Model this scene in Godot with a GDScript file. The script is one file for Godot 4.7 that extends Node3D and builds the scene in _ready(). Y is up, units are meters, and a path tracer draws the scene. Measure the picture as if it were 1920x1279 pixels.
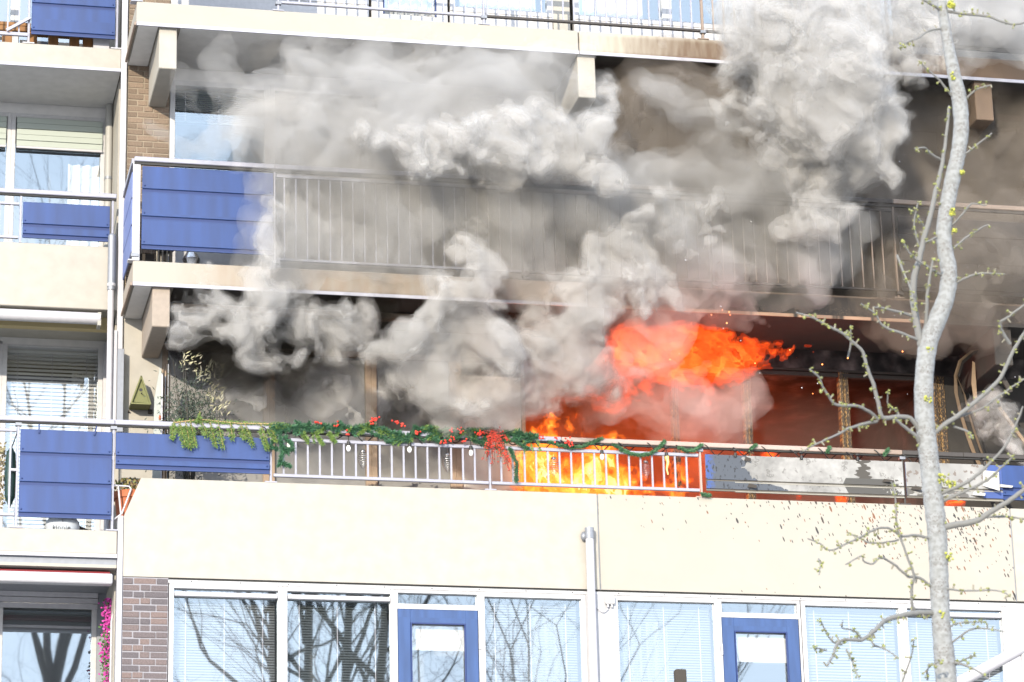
extends Node3D
# Burning flat in a cream balcony block, seen from the street.

const CAM := Vector3(-2.7617, 1.6, 30.2934)
const ZF := 1.45    # front of the balconies
const ZW := 0.40    # flat wall of the right-hand section
const ZL := -0.63   # recessed wall of the left-hand section

var M := {}
var org := {}
var taken := {}
var rng := RandomNumberGenerator.new()


# ---------------------------------------------------------------- mesh builder
class Mb:
	var v := PackedVector3Array()
	var n := PackedVector3Array()
	var uv := PackedVector2Array()
	var c := PackedColorArray()
	var tint := Color.WHITE

	func vert(p: Vector3, nn: Vector3, t := Vector2.ZERO) -> void:
		v.append(p)
		n.append(nn)
		uv.append(t)
		c.append(tint)

	func tri(a: Vector3, b: Vector3, d: Vector3, na: Vector3, nb: Vector3, nd: Vector3, ta := Vector2.ZERO, tb := Vector2.ZERO, td := Vector2.ZERO) -> void:
		vert(a, na, ta)
		vert(d, nd, td)
		vert(b, nb, tb)

	func ftri(a: Vector3, b: Vector3, d: Vector3) -> void:
		var nn := (b - a).cross(d - a).normalized()
		tri(a, b, d, nn, nn, nn)

	# corners anticlockwise seen from outside
	func quad(a: Vector3, b: Vector3, d: Vector3, e: Vector3, ta := Vector2(0, 1), tb := Vector2(1, 1), td := Vector2(1, 0), te := Vector2(0, 0)) -> void:
		var nn := (b - a).cross(e - a).normalized()
		tri(a, b, d, nn, nn, nn, ta, tb, td)
		tri(a, d, e, nn, nn, nn, ta, td, te)

	func hexa(p: Array, uvs: Array) -> void:
		# p: 8 corners, index = x + 2y + 4z
		for f in [[4, 5, 7, 6], [1, 0, 2, 3], [0, 4, 6, 2], [5, 1, 3, 7], [6, 7, 3, 2], [0, 1, 5, 4]]:
			quad(p[f[0]], p[f[1]], p[f[2]], p[f[3]], uvs[f[0]], uvs[f[1]], uvs[f[2]], uvs[f[3]])

	func box(x0: float, x1: float, y0: float, y1: float, z0: float, z1: float) -> void:
		var p := []
		var t := []
		for i in 8:
			p.append(Vector3(x1 if i & 1 else x0, y1 if i & 2 else y0, z1 if i & 4 else z0))
			t.append(Vector2(1.0 if i & 1 else 0.0, 0.0 if i & 2 else 1.0))
		hexa(p, t)

	# box with its twelve edges cut at 45 degrees
	func cbox(x0: float, x1: float, y0: float, y1: float, z0: float, z1: float, b := 0.006) -> void:
		var lo := Vector3(x0, y0, z0)
		var hi := Vector3(x1, y1, z1)
		var ctr := (lo + hi) / 2.0
		var h := (hi - lo) / 2.0
		for ax in 3:
			var u := (ax + 1) % 3
			var w := (ax + 2) % 3
			for s in [-1.0, 1.0]:
				var q := []
				for k in [[-1, -1], [1, -1], [1, 1], [-1, 1]]:
					var p := Vector3.ZERO
					p[ax] = s * h[ax]
					p[u] = k[0] * (h[u] - b)
					p[w] = k[1] * (h[w] - b)
					q.append(ctr + p)
				if s < 0:
					q.reverse()
				quad(q[0], q[1], q[2], q[3], tx(q[0], lo, hi), tx(q[1], lo, hi), tx(q[2], lo, hi), tx(q[3], lo, hi))
		for ax in 3:
			var u := (ax + 1) % 3
			var w := (ax + 2) % 3
			for s in [-1.0, 1.0]:
				for r in [-1.0, 1.0]:
					var q := []
					for k in [[-1, 0], [1, 0], [1, 1], [-1, 1]]:
						var p := Vector3.ZERO
						p[ax] = k[0] * (h[ax] - b)
						p[u] = s * (h[u] - (b if k[1] else 0.0))
						p[w] = r * (h[w] - (0.0 if k[1] else b))
						q.append(ctr + p)
					if s * r < 0:
						q.reverse()
					quad(q[0], q[1], q[2], q[3], tx(q[0], lo, hi), tx(q[1], lo, hi), tx(q[2], lo, hi), tx(q[3], lo, hi))
		for i in 8:
			var s := Vector3(1 if i & 1 else -1, 1 if i & 2 else -1, 1 if i & 4 else -1)
			var a := ctr + s * Vector3(h.x, h.y - b, h.z - b)
			var d := ctr + s * Vector3(h.x - b, h.y, h.z - b)
			var e := ctr + s * Vector3(h.x - b, h.y - b, h.z)
			if s.x * s.y * s.z > 0:
				ftri(a, d, e)
			else:
				ftri(a, e, d)

	func tx(p: Vector3, lo: Vector3, hi: Vector3) -> Vector2:
		return Vector2((p.x - lo.x) / (hi.x - lo.x), (hi.y - p.y) / (hi.y - lo.y))

	func obb(at: Transform3D, size: Vector3) -> void:
		var p := []
		var t := []
		for i in 8:
			p.append(at * Vector3((0.5 if i & 1 else -0.5) * size.x, (0.5 if i & 2 else -0.5) * size.y, (0.5 if i & 4 else -0.5) * size.z))
			t.append(Vector2(1.0 if i & 1 else 0.0, 0.0 if i & 2 else 1.0))
		hexa(p, t)

	# a board between two points, wide along side
	func board(a: Vector3, b: Vector3, wide: float, thick: float, side := Vector3(1, 0, 0)) -> void:
		var d := (b - a)
		var y := d.normalized()
		var z := side.cross(y).normalized()
		var x := y.cross(z)
		obb(Transform3D(Basis(x, y, z), (a + b) / 2.0), Vector3(wide, d.length(), thick))

	func prism(poly: PackedVector2Array, z0: float, z1: float) -> void:
		var pl := poly
		if Geometry2D.is_polygon_clockwise(pl):
			pl = pl.duplicate()
			pl.reverse()
		var lo := pl[0]
		var hi := pl[0]
		for p in pl:
			lo = lo.min(p)
			hi = hi.max(p)
		var idx := Geometry2D.triangulate_polygon(pl)
		for i in range(0, idx.size(), 3):
			var a := pl[idx[i]]
			var b := pl[idx[i + 1]]
			var d := pl[idx[i + 2]]
			if (b - a).cross(d - a) < 0:
				var e := b
				b = d
				d = e
			var ta := Vector2((a.x - lo.x) / (hi.x - lo.x), (hi.y - a.y) / (hi.y - lo.y))
			var tb := Vector2((b.x - lo.x) / (hi.x - lo.x), (hi.y - b.y) / (hi.y - lo.y))
			var td := Vector2((d.x - lo.x) / (hi.x - lo.x), (hi.y - d.y) / (hi.y - lo.y))
			var f := Vector3(0, 0, 1)
			tri(Vector3(a.x, a.y, z1), Vector3(b.x, b.y, z1), Vector3(d.x, d.y, z1), f, f, f, ta, tb, td)
			tri(Vector3(a.x, a.y, z0), Vector3(d.x, d.y, z0), Vector3(b.x, b.y, z0), -f, -f, -f, ta, td, tb)
		for i in pl.size():
			var a := pl[i]
			var b := pl[(i + 1) % pl.size()]
			var ta := Vector2((a.x - lo.x) / (hi.x - lo.x), (hi.y - a.y) / (hi.y - lo.y))
			var tb := Vector2((b.x - lo.x) / (hi.x - lo.x), (hi.y - b.y) / (hi.y - lo.y))
			quad(Vector3(a.x, a.y, z1), Vector3(a.x, a.y, z0), Vector3(b.x, b.y, z0), Vector3(b.x, b.y, z1), ta, ta, tb, tb)

	func tube(pts: PackedVector3Array, radii: PackedFloat32Array, sides := 6) -> void:
		var rings := []
		var side := Vector3(0, 0, 1)
		for i in pts.size():
			var d := (pts[mini(i + 1, pts.size() - 1)] - pts[maxi(i - 1, 0)]).normalized()
			if absf(d.dot(side)) > 0.95:
				side = Vector3(1, 0, 0)
			var x := side.cross(d).normalized()
			var y := d.cross(x)
			var ring := []
			for k in sides:
				var a := TAU * k / sides
				ring.append(x * cos(a) + y * sin(a))
			rings.append(ring)
		for i in pts.size() - 1:
			for k in sides:
				var l := (k + 1) % sides
				var a: Vector3 = rings[i][k]
				var b: Vector3 = rings[i][l]
				var d: Vector3 = rings[i + 1][l]
				var e: Vector3 = rings[i + 1][k]
				var r0 := radii[mini(i, radii.size() - 1)]
				var r1 := radii[mini(i + 1, radii.size() - 1)]
				tri(pts[i] + a * r0, pts[i] + b * r0, pts[i + 1] + d * r1, a, b, d)
				tri(pts[i] + a * r0, pts[i + 1] + d * r1, pts[i + 1] + e * r1, a, d, e)
		for end in [0, pts.size() - 1]:
			var r := radii[mini(end, radii.size() - 1)]
			for k in range(1, sides - 1):
				var q: Array = rings[end]
				if end:
					ftri(pts[end] + q[0] * r, pts[end] + q[k] * r, pts[end] + q[k + 1] * r)
				else:
					ftri(pts[end] + q[0] * r, pts[end] + q[k + 1] * r, pts[end] + q[k] * r)

	func rod(a: Vector3, b: Vector3, r: float, sides := 6) -> void:
		tube(PackedVector3Array([a, b]), PackedFloat32Array([r, r]), sides)

	func ball(at: Vector3, r: Vector3, seg := 6, rows := 4) -> void:
		for i in rows:
			for k in seg:
				var q := []
				for w in [[i, k], [i, k + 1], [i + 1, k + 1], [i + 1, k]]:
					var th: float = PI * w[0] / rows
					var ph: float = TAU * w[1] / seg
					q.append(Vector3(sin(th) * cos(ph), cos(th), sin(th) * sin(ph)))
				if i > 0:
					tri(at + q[0] * r, at + q[1] * r, at + q[2] * r, q[0], q[1], q[2])
				if i < rows - 1:
					tri(at + q[0] * r, at + q[2] * r, at + q[3] * r, q[0], q[2], q[3])

	# turned shape: profile of (radius, height) from top to bottom
	func lathe(at: Vector3, prof: Array, seg := 12) -> void:
		for i in prof.size() - 1:
			var a: Vector2 = prof[i]
			var b: Vector2 = prof[i + 1]
			var sl := Vector2(a.y - b.y, b.x - a.x).normalized()
			for k in seg:
				var p0 := TAU * k / seg
				var p1 := TAU * (k + 1) / seg
				var d0 := Vector3(cos(p0), 0, sin(p0))
				var d1 := Vector3(cos(p1), 0, sin(p1))
				var n0 := d0 * sl.x + Vector3.UP * sl.y
				var n1 := d1 * sl.x + Vector3.UP * sl.y
				var q0 := at + d0 * a.x + Vector3.UP * a.y
				var q1 := at + d1 * a.x + Vector3.UP * a.y
				var q2 := at + d1 * b.x + Vector3.UP * b.y
				var q3 := at + d0 * b.x + Vector3.UP * b.y
				tri(q0, q1, q2, n0, n1, n1)
				tri(q0, q2, q3, n0, n1, n0)

	func mesh(shift := Vector3.ZERO) -> ArrayMesh:
		var a := []
		a.resize(Mesh.ARRAY_MAX)
		var w := v
		if shift != Vector3.ZERO:
			w = v.duplicate()
			for i in w.size():
				w[i] -= shift
		a[Mesh.ARRAY_VERTEX] = w
		a[Mesh.ARRAY_NORMAL] = n
		a[Mesh.ARRAY_TEX_UV] = uv
		a[Mesh.ARRAY_COLOR] = c
		var m := ArrayMesh.new()
		m.add_surface_from_arrays(Mesh.PRIMITIVE_TRIANGLES, a)
		return m


# ---------------------------------------------------------------- objects
func numbered(called: String) -> String:
	var k: int = taken.get(called, 0)
	taken[called] = k + 1
	return called if k == 0 else "%s_%03d" % [called, k]


func tag(o: Node, label: String, category: String, group := "") -> void:
	o.set_meta("label", label)
	o.set_meta("category", category)
	if group:
		o.set_meta("group", group)


func thing(called: String, label: String, category: String, at := Vector3.ZERO, group := "") -> Node3D:
	var o := Node3D.new()
	o.name = numbered(called)
	o.position = at
	add_child(o)
	org[o] = at
	tag(o, label, category, group)
	return o


# a mesh given in world metres, as a part of parent
func part(called: String, b: Mb, m: Material, parent: Node) -> MeshInstance3D:
	var o := MeshInstance3D.new()
	o.name = called
	o.mesh = b.mesh(org[parent])
	o.material_override = m
	parent.add_child(o, true)
	org[o] = org[parent]
	return o


func piece(called: String, mesh: Mesh, at: Vector3, m: Material, parent: Node) -> MeshInstance3D:
	var o := MeshInstance3D.new()
	o.name = called
	o.mesh = mesh
	o.position = at - org[parent]
	o.material_override = m
	parent.add_child(o, true)
	return o


# a thing that is one mesh
func single(called: String, b: Mb, m: Material, label: String, category: String, at := Vector3.ZERO, group := "") -> MeshInstance3D:
	var o := MeshInstance3D.new()
	o.name = numbered(called)
	o.mesh = b.mesh(at)
	o.material_override = m
	o.position = at
	add_child(o)
	org[o] = at
	tag(o, label, category, group)
	return o


# ---------------------------------------------------------------- materials
func noise_image(size: int, freq: float, oct: int, sd: int, lo: float, hi: float) -> Image:
	var f := FastNoiseLite.new()
	f.seed = sd
	f.frequency = freq
	f.fractal_octaves = oct
	var im := f.get_seamless_image(size, size)
	im.convert(Image.FORMAT_RGB8)
	for y in size:
		for x in size:
			var t := lo + (hi - lo) * im.get_pixel(x, y).r
			im.set_pixel(x, y, Color(t, t, t))
	return im


func tex(im: Image) -> ImageTexture:
	return ImageTexture.create_from_image(im)


func lin(r: float, g: float, b: float) -> Color:
	return Color(r, g, b).linear_to_srgb()


func mat(col: Color, rough := 0.7, metal := 0.0, t: Texture2D = null, scale := 1.0, bump: Texture2D = null, bump_cm := 0.0) -> StandardMaterial3D:
	var m := StandardMaterial3D.new()
	m.albedo_color = col
	m.roughness = rough
	m.metallic = metal
	if t:
		m.albedo_texture = t
	if bump:
		m.heightmap_enabled = true
		m.heightmap_texture = bump
		m.heightmap_scale = bump_cm
	if t or bump:
		m.uv1_triplanar = true
		m.uv1_world_triplanar = true
		m.uv1_scale = Vector3(scale, scale, scale)
	return m


func uvmat(t: Texture2D, rough := 0.8) -> StandardMaterial3D:
	var m := StandardMaterial3D.new()
	m.albedo_texture = t
	m.roughness = rough
	return m


func glow(col: Color, alpha := 1.0) -> StandardMaterial3D:
	var m := StandardMaterial3D.new()
	m.shading_mode = BaseMaterial3D.SHADING_MODE_UNSHADED
	m.albedo_color = Color(col.r, col.g, col.b, alpha)
	if alpha < 1.0:
		m.transparency = BaseMaterial3D.TRANSPARENCY_ALPHA
	return m


func smooth(a: float, b: float, x: float) -> float:
	var t := clampf((x - a) / (b - a), 0.0, 1.0)
	return t * t * (3.0 - 2.0 * t)


# ---------------------------------------------------------------- the scene
func _ready() -> void:
	rng.seed = 7
	camera_and_light()
	materials()
	ground()
	building()
	left_section()
	railings()
	balcony_things()
	garlands()
	street_tree()
	trees_behind()
	fire()
	smoke()


func camera_and_light() -> void:
	var cam := Camera3D.new()
	cam.transform = Transform3D(Basis(Vector3(0.976740, -0.024082, 0.213072), Vector3(-0.044326, 0.949534, 0.310515), Vector3(-0.209797, -0.312737, 0.926380)), CAM)
	cam.fov = 12.6
	cam.far = 600.0
	var at := CameraAttributesPhysical.new()
	at.frustum_focal_length = 108.7
	at.frustum_focus_distance = 34.0
	at.frustum_far = 600.0
	at.frustum_near = 0.1
	at.exposure_aperture = 5.6
	cam.attributes = at
	add_child(cam)
	var env := Environment.new()
	env.background_mode = Environment.BG_SKY
	var sk := ProceduralSkyMaterial.new()
	sk.sky_top_color = Color(0.75, 0.815, 0.915)
	sk.sky_horizon_color = Color(0.93, 0.95, 0.98)
	sk.sky_curve = 0.45
	sk.sky_energy_multiplier = 1.33
	sk.sun_angle_max = 6.0
	sk.ground_bottom_color = Color(0.3, 0.3, 0.28)
	sk.ground_horizon_color = Color(0.6, 0.62, 0.62)
	env.sky = Sky.new()
	env.sky.sky_material = sk
	env.tonemap_mode = Environment.TONE_MAPPER_LINEAR
	env.tonemap_exposure = 2.15
	env.volumetric_fog_enabled = true
	env.volumetric_fog_density = 0.0
	env.sdfgi_enabled = true
	env.ssao_enabled = true
	env.ssil_enabled = true
	var we := WorldEnvironment.new()
	we.name = "world_environment"
	we.environment = env
	add_child(we)
	var sun := DirectionalLight3D.new()
	sun.name = "sun"
	sun.light_energy = 1.15
	sun.light_color = Color(1.0, 0.95, 0.86)
	sun.light_angular_distance = 0.5
	sun.shadow_enabled = true
	sun.look_at_from_position(Vector3(-12.5, 6.6, 23.5), Vector3.ZERO)
	add_child(sun)


# a picture of paint, soot and stains on one face: paint is a colour for (metres along, metres up)
func stained(w: int, h: int, wide: float, high: float, paint: Callable) -> StandardMaterial3D:
	var im := Image.create(w, h, false, Image.FORMAT_RGB8)
	for y in h:
		for x in w:
			var c: Color = paint.call((x + 0.5) / w * wide, (1.0 - (y + 0.5) / h) * high)
			im.set_pixel(x, y, c.linear_to_srgb())
	return uvmat(tex(im), 0.85)


func materials() -> void:
	var grime := tex(noise_image(512, 0.012, 5, 3, 0.93, 1.0))
	var fine := tex(noise_image(256, 0.09, 4, 11, 0.0, 1.0))
	var rough_tone := tex(noise_image(256, 0.05, 4, 31, 0.72, 1.0))
	var soot := tex(noise_image(256, 0.02, 5, 57, -0.15, 1.15))
	var streak_im := noise_image(256, 0.03, 4, 21, 0.82, 1.0)
	var streak_src := streak_im.duplicate()
	for y in 256:
		for x in 256:
			streak_im.set_pixel(x, y, streak_src.get_pixel(x, y >> 3))
	var streak := tex(streak_im)
	M.cream = mat(lin(0.302, 0.283, 0.249), 0.8, 0.0, grime, 0.7, fine, 0.06)
	M.cream_grey = mat(lin(0.30, 0.29, 0.26), 0.85, 0.0, grime, 0.7)
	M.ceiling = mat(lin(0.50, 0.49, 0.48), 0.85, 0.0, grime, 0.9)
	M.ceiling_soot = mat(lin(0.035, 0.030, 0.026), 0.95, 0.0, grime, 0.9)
	M.white = mat(lin(0.37, 0.365, 0.39), 0.45, 0.0, grime, 1.7)
	M.white_frame = mat(lin(0.39, 0.385, 0.39), 0.4, 0.0, grime, 2.3)
	M.grey_metal = mat(lin(0.20, 0.21, 0.235), 0.45, 0.3, grime, 2.0)
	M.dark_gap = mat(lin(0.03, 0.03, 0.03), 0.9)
	M.rail = mat(lin(0.27, 0.27, 0.315), 0.4, 0.2, grime, 2.0)
	M.rail_tan = mat(lin(0.20, 0.15, 0.118), 0.6, 0.0, grime, 3.0)
	M.rail_soot = mat(lin(0.035, 0.03, 0.027), 0.7, 0.0, grime, 3.0)
	M.blue = mat(lin(0.009, 0.036, 0.148), 0.5, 0.0, streak, 0.8)
	M.blue_door = mat(lin(0.024, 0.060, 0.172), 0.4, 0.0, streak, 1.3)
	M.blue_pale = mat(lin(0.10, 0.14, 0.32), 0.5, 0.0, grime, 0.9)
	M.soot_panel = mat(lin(0.024, 0.023, 0.023), 0.8, 0.0, grime, 1.1)
	M.blue_seam = mat(lin(0.003, 0.018, 0.095), 0.6)
	M.mortar = mat(lin(0.225, 0.185, 0.14), 0.95, 0.0, grime, 2.0)
	M.mortar_low = mat(lin(0.215, 0.21, 0.23), 0.95, 0.0, grime, 2.0)
	M.bricks_up = []
	M.bricks_low = []
	for k in 4:
		var t := 0.82 + 0.1 * k
		M.bricks_up.append(mat(lin(0.205 * t, 0.150 * t, 0.108 * t), 0.9, 0.0, rough_tone, 5.0, fine, 0.1))
		M.bricks_low.append(mat(lin((0.128 + 0.008 * k) * t, 0.112 * t, (0.122 - 0.006 * k) * t), 0.9, 0.0, rough_tone, 5.0, fine, 0.1))
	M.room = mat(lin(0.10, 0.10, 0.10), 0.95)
	M.char = mat(lin(0.12, 0.096, 0.09), 0.95, 0.0, soot, 0.45, fine, 0.4)
	M.soot_wall = mat(lin(0.026, 0.023, 0.020), 0.95, 0.0, grime, 0.8, fine, 0.1)
	M.soot_light = mat(lin(0.045, 0.040, 0.035), 0.95, 0.0, grime, 0.8, fine, 0.1)
	M.blind = mat(lin(0.15, 0.16, 0.165), 0.6)
	M.blind_dark = mat(lin(0.07, 0.085, 0.09), 0.6)
	M.curtain = mat(lin(0.42, 0.42, 0.41), 0.9)
	M.curtain_pink = mat(lin(0.38, 0.28, 0.31), 0.9)
	M.curtain_green = mat(lin(0.42, 0.46, 0.36), 0.9)
	M.wood = mat(lin(0.22, 0.10, 0.028), 0.7, 0.0, streak, 2.0)
	M.board = mat(lin(0.20, 0.135, 0.08), 0.8, 0.0, grime, 3.0, fine, 0.2)
	M.board_dark = mat(lin(0.035, 0.029, 0.024), 0.9, 0.0, grime, 3.0)
	M.black = mat(lin(0.012, 0.012, 0.012), 0.6)
	M.terracotta = mat(lin(0.32, 0.09, 0.035), 0.8, 0.0, grime, 4.0)
	M.moss_wood = mat(lin(0.14, 0.145, 0.06), 0.85, 0.0, grime, 6.0)
	M.red_cloth = mat(lin(0.15, 0.008, 0.014), 0.8)
	M.pink_cloth = mat(lin(0.22, 0.075, 0.065), 0.8)
	M.pale_stone = mat(lin(0.40, 0.43, 0.47), 0.7, 0.0, grime, 5.0)
	M.teal = mat(lin(0.015, 0.115, 0.10), 0.5, 0.0, fine, 5.0)
	M.bulb = mat(lin(0.75, 0.75, 0.72), 0.1)
	M.bulb_melted = mat(lin(0.55, 0.40, 0.12), 0.4)
	M.steel = mat(lin(0.5, 0.5, 0.52), 0.25, 0.9)
	M.leafy = StandardMaterial3D.new()
	M.leafy.vertex_color_use_as_albedo = true
	M.leafy.roughness = 0.7
	M.leafy.backlight_enabled = true
	M.leafy.backlight = Color(0.2, 0.2, 0.2)
	M.tinted = StandardMaterial3D.new()
	M.tinted.vertex_color_use_as_albedo = true
	M.tinted.roughness = 0.8
	var dot := Image.create(4, 4, false, Image.FORMAT_RGB8)
	dot.fill(Color.WHITE)
	M.glass = StandardMaterial3D.new()
	M.glass.albedo_color = Color(0.86, 0.92, 0.96, 0.28)
	M.glass.albedo_texture = tex(dot)
	M.glass.transparency = BaseMaterial3D.TRANSPARENCY_ALPHA
	M.glass.metallic = 1.0
	M.glass.roughness = 0.015
	M.glass_sooty = mat(lin(0.19, 0.185, 0.18), 0.3, 0.0, grime, 0.9)
	var bark_im := noise_image(512, 0.02, 5, 9, 0.0, 1.0)
	for y in 512:
		for x in 512:
			var t := bark_im.get_pixel(x, y).r
			var q := bark_im.get_pixel((x * 3 + 77) % 512, (y * 2 + 190) % 512).r
			var c := Color(0.14, 0.143, 0.14).lerp(Color(0.205, 0.212, 0.215), smooth(0.25, 0.7, t))
			if q > 0.63:
				c = c.lerp(Color(0.075, 0.06, 0.05), smooth(0.63, 0.72, q) * 0.8)
			bark_im.set_pixel(x, y, c.linear_to_srgb())
	M.bark = mat(Color.WHITE, 0.9, 0.0, tex(bark_im), 2.6, fine, 0.3)
	M.bark_twig = mat(lin(0.135, 0.135, 0.13), 0.9, 0.0, grime, 6.0)
	M.bark_dark = mat(lin(0.06, 0.055, 0.045), 0.9, 0.0, grime, 3.0)
	var nz := FastNoiseLite.new()
	nz.seed = 44
	nz.frequency = 1.0
	nz.fractal_octaves = 4
	M.slab_plain = stained(512, 32, 4.6, 0.26, func(x: float, y: float) -> Color:
		var d := 0.05 * nz.get_noise_2d(x * 2.0, y * 3.0)
		return Color(0.266, 0.249, 0.217) * (1.0 + d))
	M.slab_hazed = stained(512, 32, 4.6, 0.26, func(x: float, y: float) -> Color:
		var d := smooth(0.2, 1.3, x + 0.3 * nz.get_noise_2d(x * 3.0, 4.0)) * (0.75 + 0.5 * nz.get_noise_2d(x * 9.0, y * 2.0 + 8.0)) + 0.5 * smooth(3.4, 4.6, x)
		var c := Color(0.266, 0.249, 0.217).lerp(Color(0.235, 0.19, 0.15), clampf(d, 0.0, 1.0))
		return c.lerp(Color(0.03, 0.025, 0.02), smooth(0.05, 0.0, y) * 0.5 * clampf(d, 0.0, 1.0)))
	M.slab_brown = stained(1024, 32, 8.8, 0.26, func(x: float, y: float) -> Color:
		var d := smooth(-0.1, 1.6, x + 0.4 * nz.get_noise_2d(x * 2.0, 3.0)) + 0.25 * nz.get_noise_2d(x * 12.0, y * 2.0)
		d += 0.45 * smooth(2.4, 4.2, x) - 0.4 * smooth(0.20, 0.26, y) + 0.3 * smooth(0.06, 0.0, y)
		if absf(x - 4.02) < 0.018 and y > 0.08 or absf(x - 3.95) < 0.012 and y > 0.06:
			d -= 0.9
		return Color(0.31, 0.285, 0.235).lerp(Color(0.105, 0.07, 0.045), clampf(d, 0.0, 1.0)))
	M.slab_black = stained(1024, 64, 8.8, 0.26, func(x: float, y: float) -> Color:
		var d := smooth(-0.5, 1.2, x + 0.3 * nz.get_noise_2d(x * 2.0, 9.0)) + 0.2 * nz.get_noise_2d(x * 10.0, y * 4.0)
		var c := Color(0.14, 0.10, 0.07).lerp(Color(0.024, 0.019, 0.016), clampf(d, 0.0, 1.0))
		if y > 0.235:
			c = c.lerp(Color(0.14, 0.10, 0.07), 0.7)
		if nz.get_noise_2d(x * 60.0, y * 60.0) > 0.42 and y < 0.12:
			c = Color(0.09, 0.065, 0.045)
		return c)
	M.drip_scorched = stained(1024, 8, 8.8, 0.03, func(x: float, y: float) -> Color:
		var d := smooth(0.0, 0.35, nz.get_noise_2d(x * 3.0, 2.0) + smooth(3.7, 4.0, x) * 1.2)
		return Color(0.26, 0.165, 0.11).lerp(Color(0.02, 0.017, 0.015), clampf(d, 0.0, 1.0)))
	M.drip_white = mat(lin(0.35, 0.35, 0.40), 0.5, 0.0, grime, 2.0)
	# specks of soot and rust that fell on the parapet, each a slanting fleck
	var sp := RandomNumberGenerator.new()
	sp.seed = 99
	var flecks := []
	for k in 400:
		var x := 4.35 * pow(sp.randf(), 0.6)
		var top := sp.randf()
		var y := 0.97 - 0.5 * top * top * (0.55 + 0.2 * x)
		if sp.randf() < 0.07:
			y = sp.randf_range(0.0, 0.12)
		var size := sp.randf_range(0.0025, 0.0065) * (1.9 if sp.randf() < 0.07 + 0.05 * x else 1.0)
		if x < 3.2 and sp.randf() < 0.55 - 0.15 * x:
			continue
		flecks.append([x, y, size, sp.randf_range(1.2, 4.0), sp.randi_range(0, 2)])
	for k in 170:
		var which := sp.randi_range(0, 2)
		flecks.append([[2.95, 3.65, 3.95][which] + sp.randfn(0.0, 0.13), [0.70, 0.66, 0.72][which] + sp.randfn(0.0, 0.12), sp.randf_range(0.003, 0.009), sp.randf_range(1.2, 3.5), sp.randi_range(0, 2)])
	var pim := Image.create(1740, 400, false, Image.FORMAT_RGB8)
	pim.fill(Color(0.266, 0.249, 0.217).linear_to_srgb())
	for y in 400:
		for x in 1740:
			var d := 0.04 * nz.get_noise_2d(x * 0.004, y * 0.004)
			pim.set_pixel(x, y, (Color(0.266, 0.249, 0.217) * (1.0 + d)).linear_to_srgb())
	for q in flecks:
		var col: Color = [Color(0.02, 0.02, 0.022), Color(0.12, 0.05, 0.025), Color(0.035, 0.028, 0.025)][q[4]].linear_to_srgb()
		var cx: float = q[0] * 400.0
		var cy: float = (0.98 - q[1]) * 400.0 / 0.98
		var rr: float = q[2] * 400.0
		var le: float = rr * q[3]
		for j in range(-int(le) - 1, int(le) + 2):
			for i in range(-int(rr) - 1, int(rr) + 2):
				var e := (i / rr) * (i / rr) + (j / le) * (j / le) + 0.5 * nz.get_noise_2d((cx + i) * 0.35, (cy + j) * 0.35)
				var px := int(cx + i + j * 0.32)
				var py := int(cy + j)
				if e < 0.8 and px >= 0 and px < 1740 and py >= 0 and py < 400:
					pim.set_pixel(px, py, pim.get_pixel(px, py).lerp(col, clampf(1.8 - 1.5 * e, 0.0, 0.97)))
	M.parapet_flecked = uvmat(tex(pim), 0.85)
	# the panel from which the blue paint has burnt away
	M.peeled = stained(840, 140, 2.1, 0.35, func(x: float, y: float) -> Color:
		var edge := 0.42 + 0.28 * smooth(0.12, 0.0, y) + 0.14 * smooth(0.2, 0.05, y) + 0.10 * nz.get_noise_2d(x * 9.0, y * 9.0)
		var spot := nz.get_noise_2d(x * 7.0 + 40.0, y * 7.0)
		var c := Color(0.225, 0.222, 0.215) * (0.88 + 0.4 * nz.get_noise_2d(x * 2.0, y * 2.0 + 70.0) + 0.15 * nz.get_noise_2d(x * 14.0, y * 14.0))
		if spot > 0.27 and nz.get_noise_2d(x * 40.0, y * 40.0) > -0.1:
			c = c.lerp(Color(0.06, 0.055, 0.05), 0.5 * smooth(0.27, 0.42, spot))
		if x > 1.62 + 0.1 * nz.get_noise_2d(y * 15.0, 3.0) and x < 1.72 + 0.1 * nz.get_noise_2d(y * 14.0, 9.0):
			c = Color(0.045, 0.04, 0.035)
		if y < 0.16 and x > 1.45 + 0.5 * absf(y - 0.1) and x < 2.0 + 0.2 * nz.get_noise_2d(x * 20.0, y * 20.0):
			c = Color(0.05, 0.049, 0.046)
		if x < edge:
			c = Color(0.036, 0.068, 0.20).lerp(Color(0.052, 0.060, 0.075), smooth(0.02, 0.10, x + 0.05 * nz.get_noise_2d(x * 20.0, y * 20.0)))
			if nz.get_noise_2d(x * 26.0, y * 12.0) > 0.38:
				c = Color(0.02, 0.022, 0.027)
		return c)
	M.peeled_more = stained(400, 140, 1.0, 0.35, func(x: float, y: float) -> Color:
		var c := Color(0.225, 0.222, 0.215) * (0.88 + 0.4 * nz.get_noise_2d(x * 2.0 + 9.0, y * 2.0 + 30.0))
		if nz.get_noise_2d(x * 9.0, y * 9.0 + 50.0) > 0.33:
			c = Color(0.12, 0.10, 0.09)
		if y < 0.10 and nz.get_noise_2d(x * 8.0, y * 20.0) > 0.0:
			c = Color(0.08, 0.075, 0.07)
		var edge := 0.84 + 0.14 * smooth(0.25, 0.12, y) - 0.18 * smooth(0.12, 0.08, y) + 0.03 * nz.get_noise_2d(x * 20.0, y * 20.0)
		return Color(0.036, 0.066, 0.20) if x > edge else c)
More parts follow.
